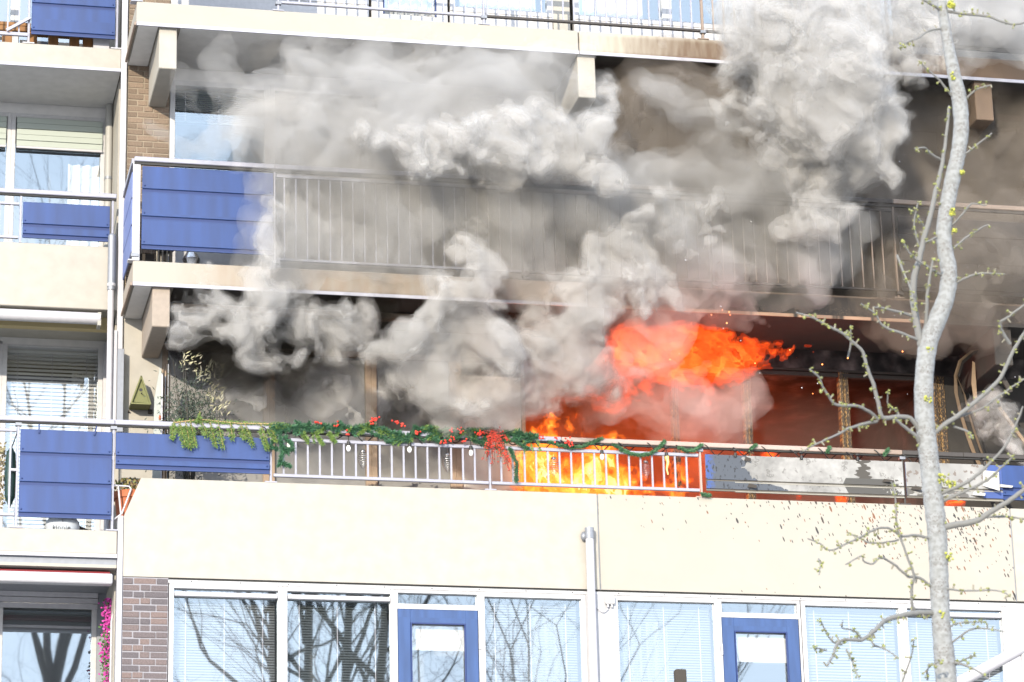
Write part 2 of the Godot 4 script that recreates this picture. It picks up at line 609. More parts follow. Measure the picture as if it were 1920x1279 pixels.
	# charred door and window frames: black crackled wood with pale ash and a glowing edge of ember
	M.charred = stained(64, 512, 0.1, 2.4, func(x: float, y: float) -> Color:
		var r := nz.get_noise_2d(x * 60.0, y * 22.0)
		var c := Color(0.03, 0.022, 0.016)
		if r > 0.02 and (x < 0.035 or x > 0.085 or r > 0.33):
			c = Color(0.20, 0.11, 0.035)
		if r > 0.36:
			c = Color(0.28, 0.19, 0.09)
		return c)


func bx(x0: float, x1: float, y0: float, y1: float, z0: float, z1: float, bevel := 0.0) -> Mb:
	var b := Mb.new()
	if bevel > 0.0:
		b.cbox(x0, x1, y0, y1, z0, z1, bevel)
	else:
		b.box(x0, x1, y0, y1, z0, z1)
	return b


func ground() -> void:
	var b := Mb.new()
	b.quad(Vector3(-400, 0, 300), Vector3(400, 0, 300), Vector3(400, 0, -300), Vector3(-400, 0, -300))
	var g := single("ground", b, mat(lin(0.30, 0.29, 0.27), 0.95), "pale paved forecourt in front of the flats", "ground")
	g.set_meta("kind", "structure")
	b = Mb.new()
	b.quad(Vector3(-60, 0.004, 6.5), Vector3(60, 0.004, 6.5), Vector3(60, 0.004, 1.5), Vector3(-60, 0.004, 1.5))
	g = single("pavement", b, mat(lin(0.28, 0.27, 0.26), 0.9), "grey pavement along the foot of the flats", "pavement")
	g.set_meta("kind", "structure")


# one window: a frame of four bars with a pane set back in it
func window(parent: Node, x0: float, x1: float, y0: float, y1: float, z: float, fw := 0.05, frame: Material = null, glass: Material = null) -> MeshInstance3D:
	var b := Mb.new()
	b.cbox(x0, x0 + fw, y0, y1, z - 0.07, z, 0.004)
	b.cbox(x1 - fw, x1, y0, y1, z - 0.07, z, 0.004)
	b.box(x0 + fw, x1 - fw, y1 - fw, y1, z - 0.07, z - 0.003)
	b.box(x0 + fw, x1 - fw, y0, y0 + fw, z - 0.07, z - 0.003)
	var o := part("window", b, frame if frame else M.white_frame, parent)
	var g := Mb.new()
	var zz := z - 0.045
	g.quad(Vector3(x0 + fw, y0 + fw, zz), Vector3(x1 - fw, y0 + fw, zz), Vector3(x1 - fw, y1 - fw, zz), Vector3(x0 + fw, y1 - fw, zz))
	part("pane", g, glass if glass else M.glass, o)
	return o


# bricks laid one by one: two courses in turn, as on the piers of the photograph
func brick_pier(parent: Node, x0: float, x1: float, y0: float, y1: float, z: float, mortar: Material, tones: Array, sd: int) -> void:
	var o := part("brick_pier", bx(x0, x1, y0, y1, z - 0.25, z - 0.007), mortar, parent)
	var r := RandomNumberGenerator.new()
	r.seed = sd
	var shapes := {}
	var full := x1 - x0
	var rows := [[0.235, 0.5, 0.265], [0.385, 0.23, 0.385], [0.23, 0.24, 0.53], [0.385, 0.235, 0.38]]
	var y := y1 - 0.0655
	var k := 0
	while y > y0:
		var x := x0
		var row: Array = rows[k % 4] if r.randf() > 0.15 else rows[1]
		for share in row:
			var w: float = snappedf(share * full - 0.010, 0.005)
			var key := "%.3f" % w
			if not shapes.has(key):
				var b := Mb.new()
				b.cbox(0, w, 0, 0.054, -0.09, 0, 0.004)
				shapes[key] = b.mesh()
			piece("brick", shapes[key], Vector3(x + 0.005, y + r.randf_range(-0.002, 0.002), z + r.randf_range(-0.004, 0.002)), tones[r.randi() % tones.size()], o)
			x += share * full
		y -= 0.0655
		k += 1


func building() -> void:
	var o := thing("apartment_building", "cream balcony block of flats with blue panels and white window frames", "apartment building", Vector3(4, 0, 0.4))
	# carcass: floors, party walls, back and roof
	for y in [3.2, 6.0]:
		part("floor_slab", bx(-5.0, 13.4, y, y + 0.22, -4.5, 1.30), M.cream_grey, o)
	for y in [9.0, 11.76, 14.56, 17.36]:
		part("floor_slab", bx(-0.10, 13.4, y, y + 0.23, -4.5, ZW - 0.001), M.ceiling, o)
		part("floor_slab", bx(-5.0, -0.10, y, y + 0.15, -4.5, ZL), M.ceiling, o)
	part("back_wall", bx(-5.0, 13.4, 0, 17.6, -4.8, -4.5), M.cream_grey, o)
	part("end_wall", bx(13.4, 13.7, 0, 17.6, -4.8, 1.2), M.cream_grey, o)
	part("end_wall", bx(-5.3, -5.0, 0, 17.6, -4.8, 0.2), M.cream_grey, o)
	part("roof", bx(-5.3, 13.7, 17.6, 17.9, -4.8, 0.5), M.cream_grey, o)
	for x in [4.57, 8.97]:
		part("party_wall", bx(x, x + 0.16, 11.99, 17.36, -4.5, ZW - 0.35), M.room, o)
	part("side_wall", bx(-0.10, -0.03, 9.2, 17.4, -4.5, ZW - 0.26), M.cream, o)
	# lower storeys under the picture
	part("lower_wall", bx(-0.10, 13.4, 0.0, 6.55, 1.2, 1.42), M.cream, o)
	part("lower_wall", bx(-5.0, -0.16, 0.0, 6.4, 0.2, ZW), M.cream, o)
	# gallery floor behind the parapet
	part("gallery_floor", bx(-5.0, 13.4, 9.0, 9.18, ZW, 1.33), M.cream_grey, o)

	# balcony slabs with the drip strip along the lower edge
	var slabs := [[-0.05, 4.565, 14.55, 14.80, M.slab_plain, M.drip_white], [4.575, 13.4, 14.55, 14.80, M.slab_brown, M.drip_white], [-0.05, 4.565, 11.755, 12.0, M.slab_hazed, M.drip_white], [4.575, 13.4, 11.755, 12.0, M.slab_black, M.drip_scorched]]
	for q in slabs:
		part("balcony_slab", bx(q[0], q[1], q[2], q[3], ZW, ZF, 0.008), q[4], o)
		part("drip_strip", bx(q[0], q[1], q[2] - 0.022, q[2] + 0.012, ZF + 0.004, ZF + 0.022), q[5], o)
	for y in [14.55, 11.755]:
		part("drip_strip", bx(-0.075, -0.054, y - 0.022, y + 0.012, ZW + 0.1, ZF + 0.02), M.rail_tan, o)
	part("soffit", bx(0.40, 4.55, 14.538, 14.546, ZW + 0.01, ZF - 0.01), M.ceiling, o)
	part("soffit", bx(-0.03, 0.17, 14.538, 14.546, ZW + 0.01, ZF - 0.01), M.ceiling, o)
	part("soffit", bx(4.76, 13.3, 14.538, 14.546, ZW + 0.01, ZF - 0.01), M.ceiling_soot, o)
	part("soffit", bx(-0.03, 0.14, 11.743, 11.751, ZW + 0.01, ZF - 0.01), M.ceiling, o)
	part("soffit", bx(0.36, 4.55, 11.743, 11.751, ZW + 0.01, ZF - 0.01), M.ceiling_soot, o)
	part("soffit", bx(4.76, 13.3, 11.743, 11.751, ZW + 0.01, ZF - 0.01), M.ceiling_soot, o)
	# console beams that carry the slabs
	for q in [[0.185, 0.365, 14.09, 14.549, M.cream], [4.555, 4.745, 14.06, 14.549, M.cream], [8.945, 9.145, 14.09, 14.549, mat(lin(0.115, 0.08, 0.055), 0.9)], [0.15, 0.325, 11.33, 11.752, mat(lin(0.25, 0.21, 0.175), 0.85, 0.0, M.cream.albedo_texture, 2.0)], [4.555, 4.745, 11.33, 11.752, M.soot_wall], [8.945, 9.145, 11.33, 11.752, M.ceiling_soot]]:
		part("console_beam", bx(q[0], q[1], q[2], q[3], ZW, ZF - 0.03, 0.008), q[4], o)

	# front wall of the right-hand section, upper floors
	for y in [11.99, 14.79]:
		brick_pier(o, -0.03, 0.405, y, y + 2.565, ZW, M.mortar, M.bricks_up, int(y))
	part("wall", bx(-0.03, 0.36, 9.18, 11.755, ZW - 0.25, ZW), M.cream, o)
	for q in [[4.56, 4.745], [8.90, 9.2]]:
		part("wall", bx(q[0], q[1], 11.99, 14.56, ZW - 0.3, ZW), M.soot_light, o)
		part("wall", bx(q[0], q[1], 14.79, 17.36, ZW - 0.3, ZW), M.cream, o)
	# the upper two floors of windows
	for f in [0, 1]:
		var y0: float = [12.0, 14.8][f]
		for u in 2:
			var sx: float = u * 4.385
			var fr: Material = M.white_frame if u == 0 or f == 1 else M.soot_light
			var gl: Material = M.glass if u == 0 or f == 1 else M.soot_light
			part("lintel", bx(sx + 0.41, sx + 4.55, y0 + 2.41, y0 + 2.56, ZW - 0.2, ZW - 0.02), M.ceiling if fr == M.white_frame else M.soot_light, o)
			for q in [[0.41, 1.46, 0.62], [1.46, 2.53, 0.62], [3.42, 4.55, 0.62]]:
				window(o, sx + q[0], sx + q[1], y0 + q[2], y0 + 2.41, ZW, 0.055, fr, gl)
				part("sill_panel", bx(sx + q[0], sx + q[1], y0, y0 + q[2], ZW - 0.1, ZW - 0.01), fr, o)
			window(o, sx + 2.53, sx + 3.42, y0 + 2.12, y0 + 2.41, ZW, 0.05, fr, gl)
			if f == 0 and u == 1:
				continue
			door(o, sx + 2.56, sx + 3.39, y0 + 0.03, y0 + 2.12, ZW, M.white_frame)
	part("wall", bx(9.2, 13.4, 11.99, 14.56, ZW - 0.2, ZW), M.soot_light, o)
	part("wall", bx(9.2, 13.4, 14.79, 17.36, ZW - 0.2, ZW), M.cream, o)
	part("wall", bx(6.92, 7.80, 12.0, 14.12, ZW - 0.2, ZW - 0.01), M.soot_light, o)

	# fire floor, left flat: windows still in their frames
	part("lintel", bx(0.36, 4.55, 11.50, 11.755, ZW - 0.2, ZW - 0.01), M.soot_wall, o)
	var scorched: StandardMaterial3D = mat(lin(0.27, 0.20, 0.145), 0.7, 0.0, M.cream.albedo_texture, 1.3)
	for q in [[0.36, 1.455], [1.455, 2.51], [2.51, 3.39]]:
		window(o, q[0], q[1], 9.2, 11.5, ZW, 0.06, scorched, M.glass_sooty)
	part("door_panel", bx(3.46, 4.09, 9.2, 11.3, ZW - 0.08, ZW - 0.02), mat(lin(0.46, 0.42, 0.38), 0.6, 0.0, M.cream.albedo_texture, 1.1), o)
	part("door_post", bx(3.39, 3.46, 9.2, 11.5, ZW - 0.1, ZW), scorched, o)
	part("door_post", bx(4.09, 4.13, 9.2, 11.5, ZW - 0.1, ZW), scorched, o)
	part("awning_box", bx(0.40, 2.86, 11.665, 11.735, 0.9, 1.0, 0.01), mat(lin(0.22, 0.165, 0.12), 0.8, 0.0, M.cream.albedo_texture, 2.5), o)
	part("awning_track", bx(0.40, 4.5, 11.70, 11.742, 0.80, 0.88), M.soot_wall, o)
	# fire floor, right flat: burnt-out openings
	part("lintel", bx(4.13, 13.4, 11.52, 11.755, ZW - 0.2, ZW - 0.01), M.char, o)
	for q in [[5.71, 5.79, 9.2, 11.44], [6.50, 6.59, 9.2, 11.69], [7.57, 7.68, 9.2, 11.66], [8.62, 8.76, 9.2, 11.66]]:
		var b := Mb.new()
		var w: float = (q[1] - q[0])
		b.cbox(q[0], q[0] + w * 0.4, q[2], minf(q[3], 11.52), ZW - 0.09, ZW, 0.006)
		b.cbox(q[0] + w * 0.46, q[1], q[2], minf(q[3], 11.52), ZW - 0.07, ZW - 0.015, 0.006)
		part("burnt_post", b, M.charred, o)
	var tr := Mb.new()
	tr.cbox(5.71, 6.59, 11.37, 11.41, ZW - 0.08, ZW + 0.004, 0.006)
	tr.cbox(5.73, 6.57, 11.42, 11.45, ZW - 0.07, ZW - 0.01, 0.006)
	part("burnt_transom", tr, M.charred, o)
	tr = Mb.new()
	tr.cbox(6.59, 8.62, 11.455, 11.50, ZW - 0.07, ZW - 0.01, 0.006)
	tr.cbox(6.59, 8.62, 11.51, 11.535, ZW - 0.05, ZW + 0.005, 0.006)
	part("burnt_transom", tr, M.board_dark, o)
	part("wall", bx(8.76, 13.4, 9.2, 11.53, ZW - 0.2, ZW - 0.03), M.soot_wall, o)
	# the burning rooms
	part("room_wall", bx(4.10, 8.97, 9.23, 11.76, -3.2, -3.0), M.char, o)
	part("room_wall", bx(8.76, 8.97, 9.23, 11.76, -3.0, ZW - 0.25), M.char, o)
	part("room_wall", bx(3.98, 4.12, 9.23, 11.76, -3.0, ZW - 0.12), M.char, o)
	part("room_ceiling", bx(4.12, 8.76, 11.56, 11.72, -3.0, ZW - 0.22), M.char, o)

	# parapet of the gallery: one piece per flat, the first with its corner cut away
	var b := Mb.new()
	b.prism(PackedVector2Array([Vector2(-0.10, 8.79), Vector2(4.595, 8.79), Vector2(4.595, 9.77), Vector2(0.06, 9.77), Vector2(-0.10, 9.385)]), 1.33, ZF)
	part("parapet", b, M.cream, o)
	b = Mb.new()
	b.prism(PackedVector2Array([Vector2(4.61, 8.79), Vector2(8.96, 8.79), Vector2(8.96, 9.77), Vector2(4.61, 9.77)]), 1.33, ZF)
	part("parapet", b, M.parapet_flecked, o)
	part("parapet", bx(8.975, 13.4, 8.79, 9.77, 1.33, ZF, 0.006), M.cream, o)
	part("joint_seal", bx(4.595, 4.61, 8.79, 9.765, 1.34, ZF - 0.012), M.grey_metal, o)
	part("joint_seal", bx(8.96, 8.975, 8.79, 9.765, 1.34, ZF - 0.012), M.grey_metal, o)
	# storey below: flush with the parapet
	brick_pier(o, -0.10, 0.335, 6.5, 8.785, ZF, M.mortar_low, M.bricks_low, 77)
	part("header_gap", bx(0.335, 13.4, 8.768, 8.79, 1.30, ZF - 0.02), M.dark_gap, o)
	b = Mb.new()
	b.cbox(0.335, 13.4, 8.735, 8.768, 1.30, ZF + 0.006, 0.004)
	part("header", b, M.white_frame, o)
	for k in 18:
		part("header_screw", bx(0.55 + 0.47 * k, 0.562 + 0.47 * k, 8.748, 8.758, ZF + 0.004, ZF + 0.010), M.dark_gap, o)
	for q in [[0.345, 1.44, 1], [1.44, 2.54, 1], [3.385, 4.45, 0], [4.73, 5.81, 0], [6.665, 7.74, 0], [7.74, 8.84, 1]]:
		window(o, q[0], q[1], 6.55, 8.735, ZF, 0.045)
		if q[2]:
			b = Mb.new()
			b.cbox(q[0] + 0.05, q[1] - 0.05, 8.70, 8.735, ZF - 0.05, ZF + 0.002, 0.003)
			b.cbox(q[0] + 0.05, q[1] - 0.05, 8.612, 8.655, ZF - 0.044, ZF + 0.008, 0.004)
			part("vent_strip", b, M.white, o)
	for x in [2.54, 5.81]:
		window(o, x, x + 0.845, 8.565, 8.735, ZF, 0.03)
		door(o, x + 0.025, x + 0.82, 6.55, 8.545, ZF, M.blue_door)
		part("door_rail", bx(x, x + 0.845, 8.545, 8.565, ZF - 0.07, ZF - 0.002), M.white_frame, o)
		for s in [x, x + 0.825]:
			part("door_jamb", bx(s, s + 0.02, 6.55, 8.545, ZF - 0.07, ZF - 0.002), M.white_frame, o)
		part("door_hinge", bx(x + (0.822 if x < 4 else 0.0), x + (0.847 if x < 4 else 0.02), 8.16, 8.27, ZF - 0.01, ZF + 0.012), M.white, o)
	part("pier_panel", bx(4.45, 4.73, 6.5, 8.735, 1.3, ZF + 0.004), mat(lin(0.33, 0.33, 0.345), 0.5, 0.0, M.cream.albedo_texture, 1.5), o)
	part("pier_panel", bx(8.84, 9.1, 6.5, 8.735, 1.3, ZF + 0.004), M.white, o)
	part("lower_front", bx(9.1, 13.4, 6.5, 8.735, 1.3, ZF), M.white, o)
	# corner strips
	part("corner_strip", bx(-0.105, -0.045, 11.35, 17.4, ZW - 0.02, ZW + 0.03, 0.005), M.white, o)
	part("corner_strip", bx(-0.155, -0.105, 6.5, 9.385, ZF - 0.12, ZF + 0.012, 0.005), M.white, o)
	part("corner_box", bx(-0.10, -0.035, 10.5, 11.38, ZW + 0.05, ZW + 0.13, 0.006), M.grey_metal, o)
	part("corner_box", bx(-0.14, -0.10, 10.3, 11.6, ZW - 0.1, ZW + 0.05, 0.006), M.white, o)
	# rooms behind the lower windows are closed off
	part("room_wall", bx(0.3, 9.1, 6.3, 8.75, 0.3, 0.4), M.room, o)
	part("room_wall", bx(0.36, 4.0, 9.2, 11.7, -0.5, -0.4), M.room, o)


# a framed door with one pane
func door(parent: Node, x0: float, x1: float, y0: float, y1: float, z: float, m: Material) -> void:
	var fw := 0.125
	var b := Mb.new()
	b.cbox(x0, x0 + fw, y0, y1, z - 0.055, z - 0.004, 0.004)
	b.cbox(x1 - fw, x1, y0, y1, z - 0.055, z - 0.004, 0.004)
	b.box(x0 + fw, x1 - fw, y1 - 0.135, y1, z - 0.055, z - 0.007)
	b.box(x0 + fw, x1 - fw, y0, y0 + 0.5, z - 0.055, z - 0.007)
	var o := part("door", b, m, parent)
	b = Mb.new()
	b.box(x0 + fw, x0 + fw + 0.012, y0 + 0.5, y1 - 0.135, z - 0.03, z + 0.004)
	b.box(x1 - fw - 0.012, x1 - fw, y0 + 0.5, y1 - 0.135, z - 0.03, z + 0.004)
	b.box(x0 + fw + 0.012, x1 - fw - 0.012, y1 - 0.147, y1 - 0.135, z - 0.03, z + 0.003)
	part("glazing_bead", b, M.blue_seam, o)
	b = Mb.new()
	var zz := z - 0.04
	b.quad(Vector3(x0 + fw, y0 + 0.5, zz), Vector3(x1 - fw, y0 + 0.5, zz), Vector3(x1 - fw, y1 - 0.135, zz), Vector3(x0 + fw, y1 - 0.135, zz))
	part("pane", b, M.glass, o)
	b = Mb.new()
	b.rod(Vector3(x1 - 0.07, y0 + 1.05, z), Vector3(x1 - 0.07, y0 + 1.05, z + 0.05), 0.009)
	b.rod(Vector3(x1 - 0.07, y0 + 1.05, z + 0.05), Vector3(x1 - 0.18, y0 + 1.05, z + 0.05), 0.009)
	part("handle", b, M.steel, o)


# the set-back part of the block on the left
func left_section() -> void:
	var o := thing("apartment_wing", "set-back cream wing of the flats at the far left, with white roller blinds", "apartment wing", Vector3(-1, 0, 0.2))
	part("balcony_slab", bx(-5.0, -0.105, 14.475, 14.72, ZL, ZW, 0.008), M.cream, o)
	part("drip_strip", bx(-5.0, -0.105, 14.455, 14.487, ZW + 0.004, ZW + 0.022), M.drip_white, o)
	part("soffit", bx(-5.0, -0.11, 14.466, 14.473, ZL + 0.01, ZW - 0.01), M.ceiling, o)
	part("balcony_parapet", bx(-5.0, -0.105, 11.83, 12.51, ZW - 0.1, ZW, 0.006), M.cream, o)
	part("balcony_floor", bx(-5.0, -0.105, 11.83, 11.98, ZL, ZW - 0.1), M.cream_grey, o)
	part("fascia", bx(-5.0, -0.17, 11.70, 11.83, ZW - 0.35, ZW - 0.25), mat(lin(0.33, 0.27, 0.14), 0.8), o)
	part("balcony_slab", bx(-5.0, -0.16, 9.0, 9.235, ZW, ZF, 0.008), M.cream, o)
	part("drip_strip", bx(-5.0, -0.16, 8.965, 9.0, ZF - 0.02, ZF + 0.012), M.white, o)
	part("recess_profile", bx(-5.0, -0.16, 8.90, 8.965, 1.2, ZF - 0.03), M.grey_metal, o)
	part("recess_profile", bx(-5.0, -0.16, 8.87, 8.90, 1.2, ZF - 0.015), M.cream, o)
	# upper windows
	for q in [[14.72, 17.3], [11.98, 14.475]]:
		part("lintel", bx(-5.0, -0.10, q[1] - 0.12, q[1], ZL - 0.2, ZL - 0.01), M.ceiling, o)
		for x in [[-3.7, -2.45], [-2.45, -1.165], [-1.165, -0.17]]:
			window(o, x[0], x[1], q[0] + 0.2, q[1] - 0.12, ZL, 0.045)
		part("wall", bx(-5.0, -3.7, q[0], q[1], ZL - 0.2, ZL), M.cream, o)
		part("jamb", bx(-0.17, -0.10, q[0], q[1], ZL - 0.2, ZL), M.cream, o)
	part("lintel", bx(-5.0, -0.10, 11.79, 11.83, ZL - 0.2, ZL - 0.01), M.white, o)
	for x in [[-3.7, -2.45], [-2.45, -1.19], [-1.19, -0.15]]:
		window(o, x[0], x[1], 9.2, 11.79, ZL, 0.05)
	part("wall", bx(-5.0, -3.7, 9.2, 11.8, ZL - 0.2, ZL), M.cream, o)
	part("jamb", bx(-0.15, -0.09, 9.2, 11.8, ZL - 0.2, ZL + 0.03), M.white, o)
	# ground-floor recess
	window(o, -1.215, -0.25, 6.4, 8.90, ZW, 0.05)
	window(o, -2.4, -1.215, 6.4, 8.90, ZW, 0.05)
	part("wall", bx(-5.0, -2.4, 6.4, 8.9, ZW - 0.2, ZW), M.cream, o)
	part("jamb", bx(-0.25, -0.16, 6.4, 8.9, ZW - 0.1, ZW + 0.02), M.grey_metal, o)
	part("recess_side", bx(-0.165, -0.155, 6.4, 8.87, ZW, 1.3), M.cream, o)
	part("recess_ceiling", bx(-5.0, -0.16, 8.86, 8.87, ZW, 1.2), M.grey_metal, o)
	for k in 3:
		part("window_board", bx(-1.3, -0.25, 8.70 + 0.055 * k, 8.748 + 0.055 * k, ZW + 0.01, ZW + 0.03 + 0.012 * k), M.white, o)
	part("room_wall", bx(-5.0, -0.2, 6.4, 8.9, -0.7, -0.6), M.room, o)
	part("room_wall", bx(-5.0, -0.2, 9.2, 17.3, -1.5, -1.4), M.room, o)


func pickets(o: Node, x0: float, x1: float, pitch: float, y0: float, y1: float, z: float, m: Material, r := 0.0075) -> void:
	var b := Mb.new()
	b.box(-r, r, 0, y1 - y0, -r, r)
	var mesh := b.mesh()
	var x := x0
	while x < x1:
		piece("picket", mesh, Vector3(x, y0, z), m, o)
		x += pitch


# boards one above the other with dark blue gaps; heights run downwards from the top
func board_panel(o: Node, x0: float, x1: float, heights: Array, z: float, m: Material, seam: Material, bolts := true) -> void:
	for k in heights.size() - 1:
		var top: float = heights[k]
		var low: float = heights[k + 1] + 0.036
		var p := part("panel_board", bx(x0, x1, low, top, z, z + 0.018, 0.004), m, o)
		part("board_lip", bx(x0, x1, heights[k + 1], low, z - 0.004, z + 0.004), seam, p)
		part("board_edge", bx(x0, x1, heights[k + 1] - 0.009, heights[k + 1] - 0.001, z, z + 0.019), m, p)
		if bolts:
			for s in [x0 + 0.025, x1 - 0.025]:
				var b := Mb.new()
				b.ball(Vector3(s, low + 0.03, z + 0.02), Vector3(0.009, 0.009, 0.006), 6, 4)
				part("bolt", b, M.blue_seam, p)


func railings() -> void:
	# railing of the balcony in the smoke
	var o := thing("balcony_railing", "long railing in the smoke above the fire, blue boards at its left end", "railing", Vector3(4, 12.0, ZF), "balcony railings")
	var cuts := [-0.05, 1.36, 3.91, 5.92, 7.92, 13.4]
	var tone := [M.rail, M.rail, M.rail_tan, M.rail_soot, M.rail_tan]
	for k in 5:
		part("top_rail", bx(cuts[k], cuts[k + 1] - 0.002, 13.05, 13.10, ZF - 0.05, ZF + 0.02, 0.006), tone[k], o)
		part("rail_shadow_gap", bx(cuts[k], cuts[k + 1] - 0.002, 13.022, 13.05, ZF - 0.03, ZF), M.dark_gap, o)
		if k in [1, 2, 3]:
			part("upper_rail", bx(cuts[k] + 0.02, cuts[k + 1] - 0.02, 12.965, 12.995, ZF - 0.03, ZF + 0.005, 0.004), tone[k], o)
			part("lower_rail", bx(cuts[k] + 0.02, cuts[k + 1] - 0.02, 12.075, 12.10, ZF - 0.03, ZF + 0.005, 0.004), tone[k] if k != 2 else M.rail_soot, o)
	for k in 5:
		var w := 0.075 if k == 0 else 0.02
		part("post", bx(cuts[k] - 0.01, cuts[k] - 0.01 + w, 12.003, 13.05, ZF - 0.045, ZF - 0.004, 0.004), [M.white, M.rail, M.rail_soot, M.rail_soot, M.rail_tan][k], o)
		part("post_foot", bx(cuts[k] - 0.05, cuts[k] + 0.06, 12.0, 12.012, ZF - 0.09, ZF + 0.004), [M.white, M.rail, M.rail_soot, M.rail_soot, M.rail_tan][k], o)
		part("clamp", bx(cuts[k] - 0.02, cuts[k] + 0.05, 12.04, 12.075, ZF - 0.04, ZF + 0.012), M.rail_soot if k > 1 else M.grey_metal, o)
	pickets(o, 1.46, 3.88, 0.1165, 12.10, 12.965, ZF - 0.012, M.rail)
	pickets(o, 4.02, 5.90, 0.1165, 12.10, 12.965, ZF - 0.012, M.rail_soot)
	pickets(o, 6.03, 7.86, 0.1165, 12.10, 12.965, ZF - 0.012, M.rail_tan)
	board_panel(o, 0.03, 1.345, [13.0, 12.725, 12.435, 12.13], ZF, M.blue, M.blue_seam)
	board_panel(o, 7.955, 10.4, [12.915, 12.685, 12.385, 12.09], ZF, M.soot_panel, M.black, false)
	# its side towards the pier
	for k in 3:
		part("side_board", bx(-0.062, -0.045, 12.13 + 0.29 * k, 12.405 + 0.29 * k, ZW + 0.07, ZF - 0.12, 0.004), M.blue_pale, o)
	part("side_rail", bx(-0.07, -0.03, 13.05, 13.10, ZW, ZF - 0.05), M.rail, o)

	# railing of the gallery in front of the fire
	o = thing("balcony_railing", "long low railing in front of the flames, hung with a fir garland", "railing", Vector3(4, 9.77, ZF), "balcony railings")
	var pale: StandardMaterial3D = mat(lin(0.30, 0.235, 0.205), 0.6, 0.0, M.cream.albedo_texture, 3.0)
	cuts = [-5.0, -0.2, 1.33, 3.515, 4.25, 5.69, 7.05, 7.84, 8.5, 9.2, 13.4]
	tone = [M.rail, M.rail, M.rail, M.rail, pale, pale, M.rail_tan, M.rail_soot, M.rail_soot, pale]
	for k in 10:
		part("top_rail", bx(cuts[k], cuts[k + 1] - 0.002, 10.295, 10.345, ZF - 0.05, ZF + 0.02, 0.006), tone[k], o)
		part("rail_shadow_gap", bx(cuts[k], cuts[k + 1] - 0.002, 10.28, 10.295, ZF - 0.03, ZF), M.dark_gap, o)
	for q in [[-1.125, 9.235, M.rail], [-0.21, 9.235, M.rail], [1.325, 9.77, M.rail], [3.515, 9.77, M.rail], [5.69, 9.77, pale], [7.84, 9.77, M.rail_soot], [10.0, 9.77, pale]]:
		part("post", bx(q[0] - 0.011, q[0] + 0.011, q[1] + 0.003, 10.28, ZF - 0.045, ZF - 0.006, 0.003), q[2], o)
		part("post_foot", bx(q[0] - 0.06, q[0] + 0.06, q[1], q[1] + 0.013, ZF - 0.09, ZF + 0.004), q[2], o)
		part("clamp", bx(q[0] - 0.03, q[0] + 0.03, 10.25, 10.28, ZF - 0.04, ZF + 0.008), M.grey_metal, o)
	for q in [[1.35, 3.50], [3.53, 5.67]]:
		part("upper_rail", bx(q[0], q[1], 10.195, 10.23, ZF - 0.03, ZF + 0.005, 0.004), M.rail, o)
		part("lower_rail", bx(q[0], q[1], 9.83, 9.862, ZF - 0.03, ZF + 0.005, 0.004), M.rail, o)
		pickets(o, q[0] + 0.10, q[1] - 0.04, 0.1195, 9.862, 10.195, ZF - 0.012, M.rail, 0.009)
	part("upper_rail", bx(-5.0, -1.14, 10.19, 10.22, ZF - 0.03, ZF + 0.005, 0.004), M.rail, o)
	part("lower_rail", bx(-5.0, -1.14, 9.35, 9.38, ZF - 0.03, ZF + 0.005, 0.004), M.rail, o)
	pickets(o, -4.9, -1.16, 0.1195, 9.38, 10.19, ZF - 0.012, M.rail, 0.009)
	board_panel(o, -1.105, -0.225, [10.215, 9.95, 9.655, 9.35], ZF, M.blue, M.blue_seam)
	board_panel(o, -0.19, 1.31, [10.215, 9.95, 9.86], ZF, M.blue, M.blue_seam)
	board_panel(o, 8.90, 12.0, [10.225, 9.95, 9.865], ZF, M.blue, M.blue_seam)
	for q in [[5.735, 7.83, M.peeled], [7.86, 8.90, M.peeled_more]]:
		for s in [[9.962, 10.22, 0.0, 0.72], [9.865, 9.945, 0.77, 1.0]]:
			var b := bx(q[0], q[1], s[0], s[1], ZF, ZF + 0.018)
			for i in b.uv.size():
				b.uv[i].y = lerpf(s[2], s[3], b.uv[i].y)
			var p := part("burnt_board", b, q[2], o)
			part("board_lip", bx(q[0], q[1], s[0] - 0.022, s[0] - 0.002, ZF - 0.004, ZF + 0.006), mat(lin(0.10, 0.093, 0.08), 0.9), p)
			part("board_edge", bx(q[0] + 0.3, q[1], s[0] - 0.03, s[0] - 0.022, ZF - 0.004, ZF + 0.02), mat(lin(0.25, 0.235, 0.20), 0.8, 0.0, M.cream.albedo_texture, 4.0), p)
	# flaps of burnt skin that curl off the boards
	for q in [[8.70, 10.16, 0.16, -0.24, 0.09], [8.86, 10.02, 0.15, -0.05, 0.05], [7.62, 10.03, 0.10, -0.05, 0.06], [7.92, 9.96, 0.09, -0.05, 0.05], [8.58, 9.93, 0.12, -0.06, 0.06], [6.18, 9.93, 0.08, -0.06, 0.04], [6.16, 10.21, 0.05, -0.06, 0.03]]:
		var b := Mb.new()
		var p0 := Vector3(q[0], q[1], ZF + 0.021)
		var p1 := p0 + Vector3(q[2], -0.02, q[4] * 0.3)
		var p2 := p0 + Vector3(q[2] * 0.8, q[3], q[4])
		var p3 := p0 + Vector3(-0.02, q[3] * 0.7, 0.005)
		for s in [0.0, 0.002]:
			var t := Vector3(0, 0, s)
			if s > 0:
				b.quad(p3 + t, p2 + t, p1 + t, p0 + t)
			else:
				b.quad(p0 + t, p1 + t, p2 + t, p3 + t)
		part("curled_flap", b, mat(lin(0.30, 0.295, 0.285), 0.8) if q[2] > 0.11 else M.board_dark, o)

	# railing of the top balcony
	o = thing("balcony_railing", "railing cut by the top edge of the picture, above the upper slab", "railing", Vector3(4, 14.8, ZF), "balcony railings")
	cuts = [-0.05, 1.40, 3.56, 5.93, 8.0, 13.4]
	tone = [M.rail, M.rail, M.rail, M.rail_tan, M.rail_soot]
